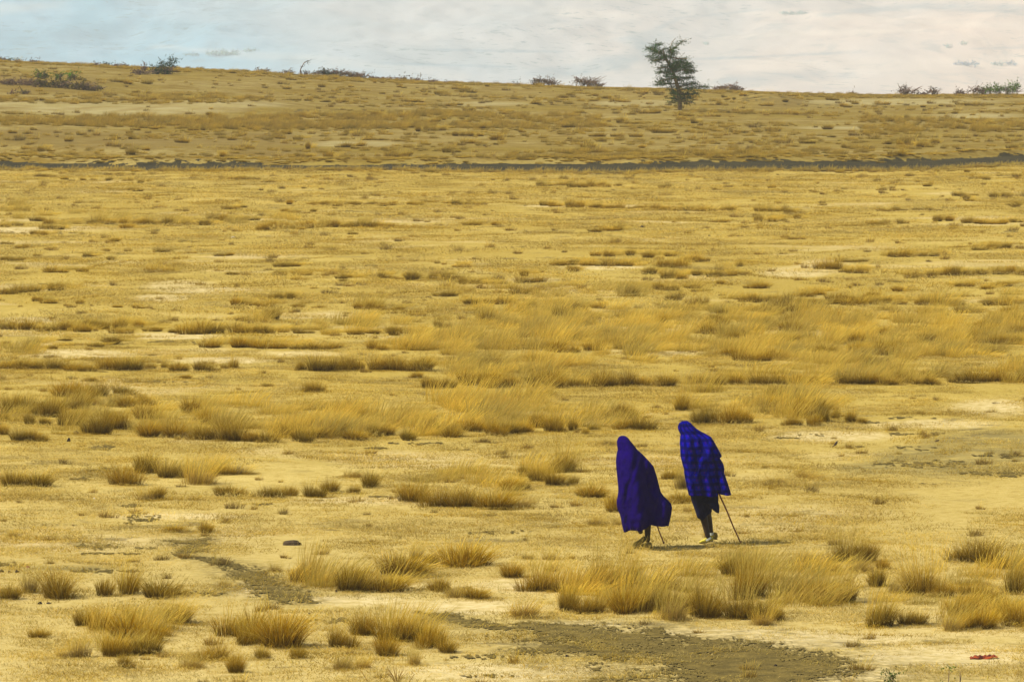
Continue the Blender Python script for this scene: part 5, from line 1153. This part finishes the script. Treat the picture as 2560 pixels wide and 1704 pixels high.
def shoe(parent, heel, toe, up, wid, m_up, m_sole, hgt=0.075, name="shoe"):
    heel, toe, up = Vector(heel), Vector(toe), Vector(up)
    d = (toe - heel); L = d.length; d.normalize(); up = (up - d * up.dot(d)).normalized(); sd_ = d.cross(up)
    def build(nm, hs, z0, mat, par):
        bm = bmesh.new(); rings = []
        W = [0.62, 0.80, 0.78, 0.72, 0.90, 1.0, 0.92, 0.55]; T = [0.0, 0.06, 0.22, 0.42, 0.62, 0.78, 0.92, 1.0]
        for w_, t_, h_ in zip(W, T, hs):
            ring = []
            for k in range(12):
                a = 2 * math.pi * k / 12; ca, sa = math.cos(a), math.sin(a)
                zz = z0 + h_ * (0.5 + 0.5 * sa) if sa > 0 else z0 + h_ * 0.5 * (1 + sa * 0.98)
                ring.append(bm.verts.new(heel + d * (L * t_) + sd_ * (wid / 2 * w_ * (1 if abs(ca) > .5 else 1) * ca) + up * zz))
            rings.append(ring)
        for a, b in zip(rings[:-1], rings[1:]):
            for k in range(12): bm.faces.new((a[k], a[(k + 1) % 12], b[(k + 1) % 12], b[k]))
        bm.faces.new(rings[0][::-1]); bm.faces.new(rings[-1])
        bmesh.ops.recalc_face_normals(bm, faces=bm.faces)
        me = bpy.data.meshes.new(nm); bm.to_mesh(me); bm.free(); me.materials.append(mat)
        me.polygons.foreach_set("use_smooth", [True] * len(me.polygons))
        o = link(bpy.data.objects.new(nm, me), par); sb = o.modifiers.new("s", 'SUBSURF'); sb.levels = 1; sb.render_levels = 1
        return o
    u_ = build(name, [hgt, hgt * 1.15, hgt * 1.1, hgt * 0.95, hgt * 0.75, hgt * 0.62, hgt * 0.5, hgt * 0.35], 0.010, m_up, parent)
    build("sole", [0.022] * 8, 0.0, m_sole, u_)
    return u_

def hand_nodes(base, n0, wrist, palm_c, grip, axis, sgn):
    """fingers curled round a stick passing through `grip` along `axis`"""
    nd, ed = [], []
    wrist, palm_c, grip, axis = Vector(wrist), Vector(palm_c), Vector(grip), Vector(axis).normalized()
    nd += [(tuple(palm_c), (0.030, 0.022))]; ed += [(base, n0)]
    f = (grip - palm_c); f = (f - axis * f.dot(axis)).normalized(); b = axis.cross(f) * sgn
    for k in range(4):
        off_ = axis * (0.028 - 0.019 * k); r_ = 0.023 - 0.001 * k
        p1 = grip + off_ - f * r_ * 0.6 + b * r_; p2 = grip + off_ + f * r_ * 0.7 + b * r_ * 0.7; p3 = grip + off_ + f * r_ * 0.8 - b * r_ * 0.6
        i = n0 + len(nd); nd += [(tuple(p1), 0.009), (tuple(p2), 0.0085), (tuple(p3), 0.0075)]; ed += [(n0, i), (i, i + 1), (i + 1, i + 2)]
    i = n0 + len(nd); p1 = palm_c + axis * 0.035 - b * 0.02; p2 = grip + axis * 0.04 - b * 0.024; nd += [(tuple(p1), 0.011), (tuple(p2), 0.009)]; ed += [(n0, i), (i, i + 1)]
    return nd, ed

def cloth_mat(name, cols, plaid):
    k = NT(name); uv = k.n("ShaderNodeUVMap").outputs[0]
    o = k.obj(); nz = k.noise(o, 9, 4, 0.6); fine = k.noise(o, 160, 2, 0.6)
    c = k.mix(k.ramp(nz, [(0.35, 0), (0.65, 1)]), cols[0], cols[1])
    if plaid:
        sp = k.n("ShaderNodeSeparateXYZ", None, Vector=uv)
        def bands(s, per, lo, hi, ph=0.0):
            f = k.math('FRACT', k.math('ADD', k.math('DIVIDE', s, per), ph)); return k.ramp(f, [(lo - 0.06, 0), (lo, 1), (hi, 1), (hi + 0.06, 0)])
        wob = k.math('MULTIPLY', k.math('SUBTRACT', nz, 0.5), 0.04)
        U = k.math('ADD', sp.outputs[0], wob); W_ = k.math('ADD', sp.outputs[1], wob)
        b1 = bands(U, 0.150, 0.35, 0.72); b2 = bands(W_, 0.105, 0.35, 0.72)
        c = k.mix(k.math('MULTIPLY', b1, 0.72), c, cols[2]); c = k.mix(k.math('MULTIPLY', b2, 0.72), c, cols[2])
        r = k.math('MULTIPLY', bands(U, 0.150, 0.12, 0.20), bands(W_, 0.105, 0.02, 0.28))
        c = k.mix(k.math('MULTIPLY', r, 0.7), c, cols[3])
    else:
        c = k.mix(k.ramp(fine, [(0.45, 0), (0.7, 0.6)]), c, cols[2])
    k.bsdf(c, 0.95, fine, 0.25, 0.002, 0.02)
    b = [n for n in k.t.nodes if n.type == 'BSDF_PRINCIPLED'][0]
    b.inputs["Sheen Weight"].default_value = 0.0; b.inputs["Sheen Roughness"].default_value = 0.5
    b.inputs["Sheen Tint"].default_value = (0.35, 0.15, 0.9, 1) if not plaid else (0.15, 0.15, 1.0, 1)
    return k.m
M_purple = cloth_mat("purple_wool_blanket", ((0.0028, 0.0005, 0.075), (0.006, 0.0007, 0.120), (0.024, 0.0007, 0.085)), False)
M_plaid = cloth_mat("blue_plaid_blanket", ((0.0015, 0.002, 0.23), (0.003, 0.004, 0.34), (0.001, 0.001, 0.060), (0.05, 0.002, 0.16)), True)

def stick(parent_none, name, top, bot, r, label, group):
    a, b = Vector(top), Vector(bot); e = MB(); n = 9
    pts = [a.lerp(b, i / n) + Vector((math.sin(i * 1.7) * 0.003, 0, 0)) for i in range(n + 1)]
    e.tube([p - b for p in pts], r, r * 0.85, 8); e.tube([Vector((0, 0, 0.0)), Vector((0, 0, 0.035))], r * 1.15, r * 1.1, 8)
    o = e.build(name, M_wood); o.location = b; tag(o, label, "walking stick", group); return o

PPL = "two robed walkers crossing the plain"
# --- left walker
ox, oy, oz = at(1480 + 575 * 0.2423, 1020 + 1440 * 0.2423)
UNIT = 0.2423 / ppm(oy)
def px1(cx, cy): return (cx - 575) * UNIT, (1440 - cy) * UNIT
def p1(cx, cy, y): a = px1(cx, cy); return (a[0], y, a[1])
W1 = empty("person", (ox, oy, oz)); tag(W1, "person walking away wrapped head to shin in a plain purple blanket", "person", PPL)
prof1 = [(293, 300, 338), (300, 285, 352), (315, 272, 372), (350, 260, 398), (400, 265, 440), (430, 270, 462), (480, 256, 520), (550, 250, 588), (600, 252, 632), (700, 262, 665), (800, 272, 690), (860, 273, 706), (900, 267, 735), (950, 257, 788), (980, 258, 812), (1020, 262, 822), (1080, 285, 815), (1130, 300, 803), (1200, 312, 788), (1270, 330, 786)]
hem1 = [(312, 1262), (332, 1270), (400, 1238), (440, 1238), (500, 1240), (560, 1215), (600, 1188), (660, 1198), (720, 1198), (788, 1206)]
dep1 = np.array([(293, .01), (310, .06), (350, .10), (430, .11), (520, .17), (700, .20), (900, .22), (1100, .24), (1270, .24)]); yc1 = np.array([(293, .24), (430, .20), (600, .10), (900, 0), (1270, -0.02)])
loft_cloak("blanket_cloak", prof1, hem1, dep1, yc1, M_purple, W1, px1,
           [(300, 470, 315, 900, 0.035, 30, 28), (395, 400, 470, 1080, 0.16, 90, 75), (620, 640, 690, 1000, -0.02, 60, 60), (560, 700, 590, 1180, -0.035, 40, 50), (350, 900, 420, 1250, 0.03, 30, 30), (740, 980, 730, 1200, 0.05, 40, 30)], (1.38, 1.58), 320)
nd = [(p1(480, 860, 0.0), .13), (p1(450, 700, .06), .13), (p1(410, 560, .13), .15), (p1(375, 470, .19), .075), (p1(330, 405, .25), .085), (p1(318, 350, .27), .090),   # 0..5 pelvis, belly, chest, neck, head
      (p1(430, 900, .03), .095), (p1(440, 1080, .02), .070), (p1(505, 1285, -.16), .036),                    # swinging leg 6,7,8
      (p1(560, 900, -.02), .095), (p1(575, 1130, .05), .065), (p1(573, 1250, .02), .052), (p1(575, 1385, 0.0), .034),  # standing leg 9..12
      (p1(500, 540, .08), .06), (p1(600, 720, .0), .045), (p1(590, 905, -.06), .030),                       # right arm 13,14,15 (wrist)
      (p1(320, 550, .18), .055), (p1(310, 720, .22), .042), (p1(360, 640, .30), .03), (p1(375, 600, .31), (.034, .02)),  # left arm 16..19
      (p1(312, 385, .355), .016)]                                                                      # nose
ed = [(0, 1), (1, 2), (2, 3), (3, 4), (4, 5), (0, 6), (6, 7), (7, 8), (0, 9), (9, 10), (10, 11), (11, 12), (2, 13), (13, 14), (14, 15), (2, 16), (16, 17), (17, 18), (18, 19), (4, 20)]
sdir1 = Vector(p1(672, 1200, -.08)) - Vector(p1(740, 1392, -.08))
grip = p1(582, 948, -.08)
hn, he = hand_nodes(15, 21, p1(590, 905, -.06), p1(586, 930, -.05), grip, sdir1, 1)
nd += hn; ed += he
skin_body("body", nd, ed, M_skin, W1, 2)
shoe(W1, p1(548, 1318, -.17), p1(418, 1422, -.14), (0.35, 0.9, -0.1), 0.092, M_shoe, M_sole, 0.06)
shoe(W1, p1(606, 1438, -.04), p1(500, 1440, .17), (0, 0, 1), 0.095, M_shoe, M_sole, 0.07)
# the trailing shoe shows its sole
tt_ = Vector(p1(740, 1392, -.08)) + sdir1.normalized() * 0.02
stick(None, "walking_stick", Vector((ox, oy, oz)) + Vector(p1(560, 886, -.08)), Vector((ox, oy, oz)) + Vector(p1(740, 1392, -.08)), 0.011, "short dark wooden stick under the purple blanket, held by the left walker", "walking sticks")

# --- right walker
ox, oy, oz = at(1480 + 1215 * 0.2423, 1020 + 1400 * 0.2423)
UNIT = 0.2423 / ppm(oy)
def px2(cx, cy): return (cx - 1215) * UNIT, (1400 - cy) * UNIT
def p2(cx, cy, y): a = px2(cx, cy); return (a[0], y, a[1])
W2 = empty("person", (ox, oy, oz)); tag(W2, "taller person walking away in a hooded bright blue plaid blanket, shins bare", "person", PPL)
prof2 = [(135, 945, 978), (142, 920, 998), (160, 898, 1022), (190, 888, 1050), (220, 893, 1085), (245, 905, 1130), (270, 917, 1180), (300, 912, 1228), (350, 908, 1260), (420, 912, 1300), (488, 915, 1336), (496, 917, 1330), (506, 918, 1312), (560, 932, 1345), (620, 950, 1363), (660, 952, 1358), (700, 958, 1372), (780, 975, 1400), (850, 990, 1422), (895, 1002, 1434)]
hem2 = [(1002, 888), (1100, 882), (1180, 888), (1260, 896), (1296, 890), (1306, 860), (1330, 872), (1400, 884), (1434, 888)]
dep2 = np.array([(135, .01), (160, .07), (200, .10), (250, .11), (330, .17), (500, .20), (700, .21), (900, .22)]); yc2 = np.array([(135, .16), (250, .13), (400, .06), (700, 0), (900, -0.02)])
loft_cloak("blanket_cloak", prof2, hem2, dep2, yc2, M_plaid, W2, px2,
           [(985, 330, 1045, 860, 0.06, 60, 50), (1130, 330, 1150, 860, -0.03, 50, 50), (1225, 300, 1225, 480, 0.05, 40, 60), (1290, 560, 1300, 860, -0.07, 45, 28), (1365, 680, 1390, 880, 0.05, 40, 30), (1080, 400, 1110, 860, 0.03, 30, 40)], (1.56, 1.76), 960, nth=96)
# under-garment hanging below the blanket
def panel(name, outline, y0, mat, parent, px, bulge=0.05):
    bm = bmesh.new(); vs = []
    cxm = np.mean([p[0] for p in outline]); wx = max(p[0] for p in outline) - min(p[0] for p in outline)
    for (a, b) in outline:
        X, Z = px(a, b); vs.append(bm.verts.new((X, y0 - bulge * math.cos((a - cxm) / wx * math.pi), Z)))
    f = bm.faces.new(vs); bmesh.ops.triangulate(bm, faces=[f]); bmesh.ops.subdivide_edges(bm, edges=bm.edges, cuts=2, use_grid_fill=False)
    me = bpy.data.meshes.new(name); bm.to_mesh(me); bm.free(); me.materials.append(mat)
    o = link(bpy.data.objects.new(name, me), parent); md = o.modifiers.new("t", 'SOLIDIFY'); md.thickness = 0.012; return o
panel("garment_flap", [(1100, 840), (1300, 840), (1296, 900), (1300, 960), (1290, 975), (1262, 905), (1258, 940), (1285, 1000), (1306, 1055), (1300, 1070), (1275, 1062), (1240, 1030), (1222, 985), (1165, 970), (1140, 955), (1108, 968), (1090, 900)], -0.11, M_cloth_dark, W2, px2)
prs = [(700, 1000, 1260), (800, 1005, 1265), (880, 1012, 1262), (960, 1032, 1240), (1040, 1062, 1232), (1110, 1085, 1236), (1140, 1096, 1236)]
loft_cloak("shorts", prs, [(1090, 1120), (1140, 1150), (1190, 1100), (1240, 1060)], np.array([(700, .13), (900, .12), (1140, .085)]), np.array([(700, 0), (1140, 0)]), M_cloth_dark, W2, px2, [(1060, 760, 1110, 1120, .03, 30, 30), (1165, 900, 1180, 1120, -.03, 20, 20)], None, 0, nth=48, nrow=30)
nd = [(p2(1130, 760, 0.0), .135), (p2(1100, 600, .02), .135), (p2(1070, 440, .06), .155), (p2(1010, 300, .12), .07), (p2(960, 235, .17), .085), (p2(950, 190, .18), .092),
      (p2(1080, 850, .02), .10), (p2(1140, 1080, .06), .068), (p2(1165, 1180, .03), .056), (p2(1200, 1345, -.02), .034),
      (p2(1170, 850, -.02), .10), (p2(1190, 1080, .14), .066), (p2(1210, 1180, .14), .054), (p2(1235, 1310, .14), .034),
      (p2(1200, 370, .02), .06), (p2(1290, 560, -.02), .045), (p2(1262, 715, -.02), .030),
      (p2(960, 380, .16), .055), (p2(950, 540, .22), .042), (p2(985, 460, .30), .03), (p2(1000, 420, .31), (.034, .02)),
      (p2(938, 215, .275), .016)]
ed = [(0, 1), (1, 2), (2, 3), (3, 4), (4, 5), (0, 6), (6, 7), (7, 8), (8, 9), (0, 10), (10, 11), (11, 12), (12, 13), (2, 14), (14, 15), (15, 16), (2, 17), (17, 18), (18, 19), (19, 20), (4, 21)]
sdir2 = Vector(p2(1310, 870, -.06)) - Vector(p2(1535, 1393, -.02))
def on2(cy): f = (1393 - cy) / (1393 - 870); return p2(1535 + (1310 - 1535) * f, cy, -.02 - .04 * f)
hn, he = hand_nodes(16, 22, nd[16][0], p2(1256, 738, -.03), on2(760), sdir2, 1)
nd += hn; ed += he
skin_body("body", nd, ed, M_skin, W2, 2)
shoe(W2, p2(1248, 1372, -.03), p2(1118, 1408, .12), (0, 0, 1), 0.095, M_shoe2, M_sole, 0.075, "yellow_shoe")
shoe(W2, p2(1282, 1362, .10), p2(1225, 1366, .32), (0, 0, 1), 0.095, M_shoe, M_sole, 0.09, "brown_shoe")
m = MB(); m.tube([p2(1208, 1352, -.02), p2(1198, 1335, -.02)], .047, .044, 12); m.build("anklet", M_white, W2)
m = MB(); m.tube([p2(1234, 1316, .14), p2(1231, 1290, .14)], .046, .042, 12); m.build("anklet", M_white, W2)
stick(None, "walking_stick", Vector((ox, oy, oz)) + Vector(on2(690)), Vector((ox, oy, oz)) + Vector(p2(1535, 1393, -.02)), 0.0125, "long slanting reddish wooden stick held by the walker in blue plaid", "walking sticks")

# ------------------------------------------------------------------ haze: one box of even air round everything
bm = bmesh.new(); bmesh.ops.create_cube(bm, size=1.0)
me = bpy.data.meshes.new("haze"); bm.to_mesh(me); bm.free()
hz = link(bpy.data.objects.new("haze", me)); hz.scale = (10400, 10200, 230); hz.location = (0, 4650, 10)
zmax = max(v.co.z for v in hl.data.vertices); zmin = min(min(v.co.z for v in g.data.vertices), min(v.co.z for v in hl.data.vertices))
hz.scale[2] = (zmax + 12) - (zmin - 2); hz.location[2] = ((zmax + 12) + (zmin - 2)) / 2
hm = bpy.data.materials.new("hazy_air"); hm.use_nodes = True; t = hm.node_tree; t.nodes.clear()
vo = t.nodes.new("ShaderNodeVolumePrincipled"); vo.inputs["Color"].default_value = (0.82, 0.90, 0.97, 1); vo.inputs["Density"].default_value = 0.00021; vo.inputs["Anisotropy"].default_value = 0.0
oo = t.nodes.new("ShaderNodeOutputMaterial"); t.links.new(vo.outputs[0], oo.inputs[1]); me.materials.append(hm)
tag(hz, "pale even haze filling the air over the plain", "haze", kind="stuff")
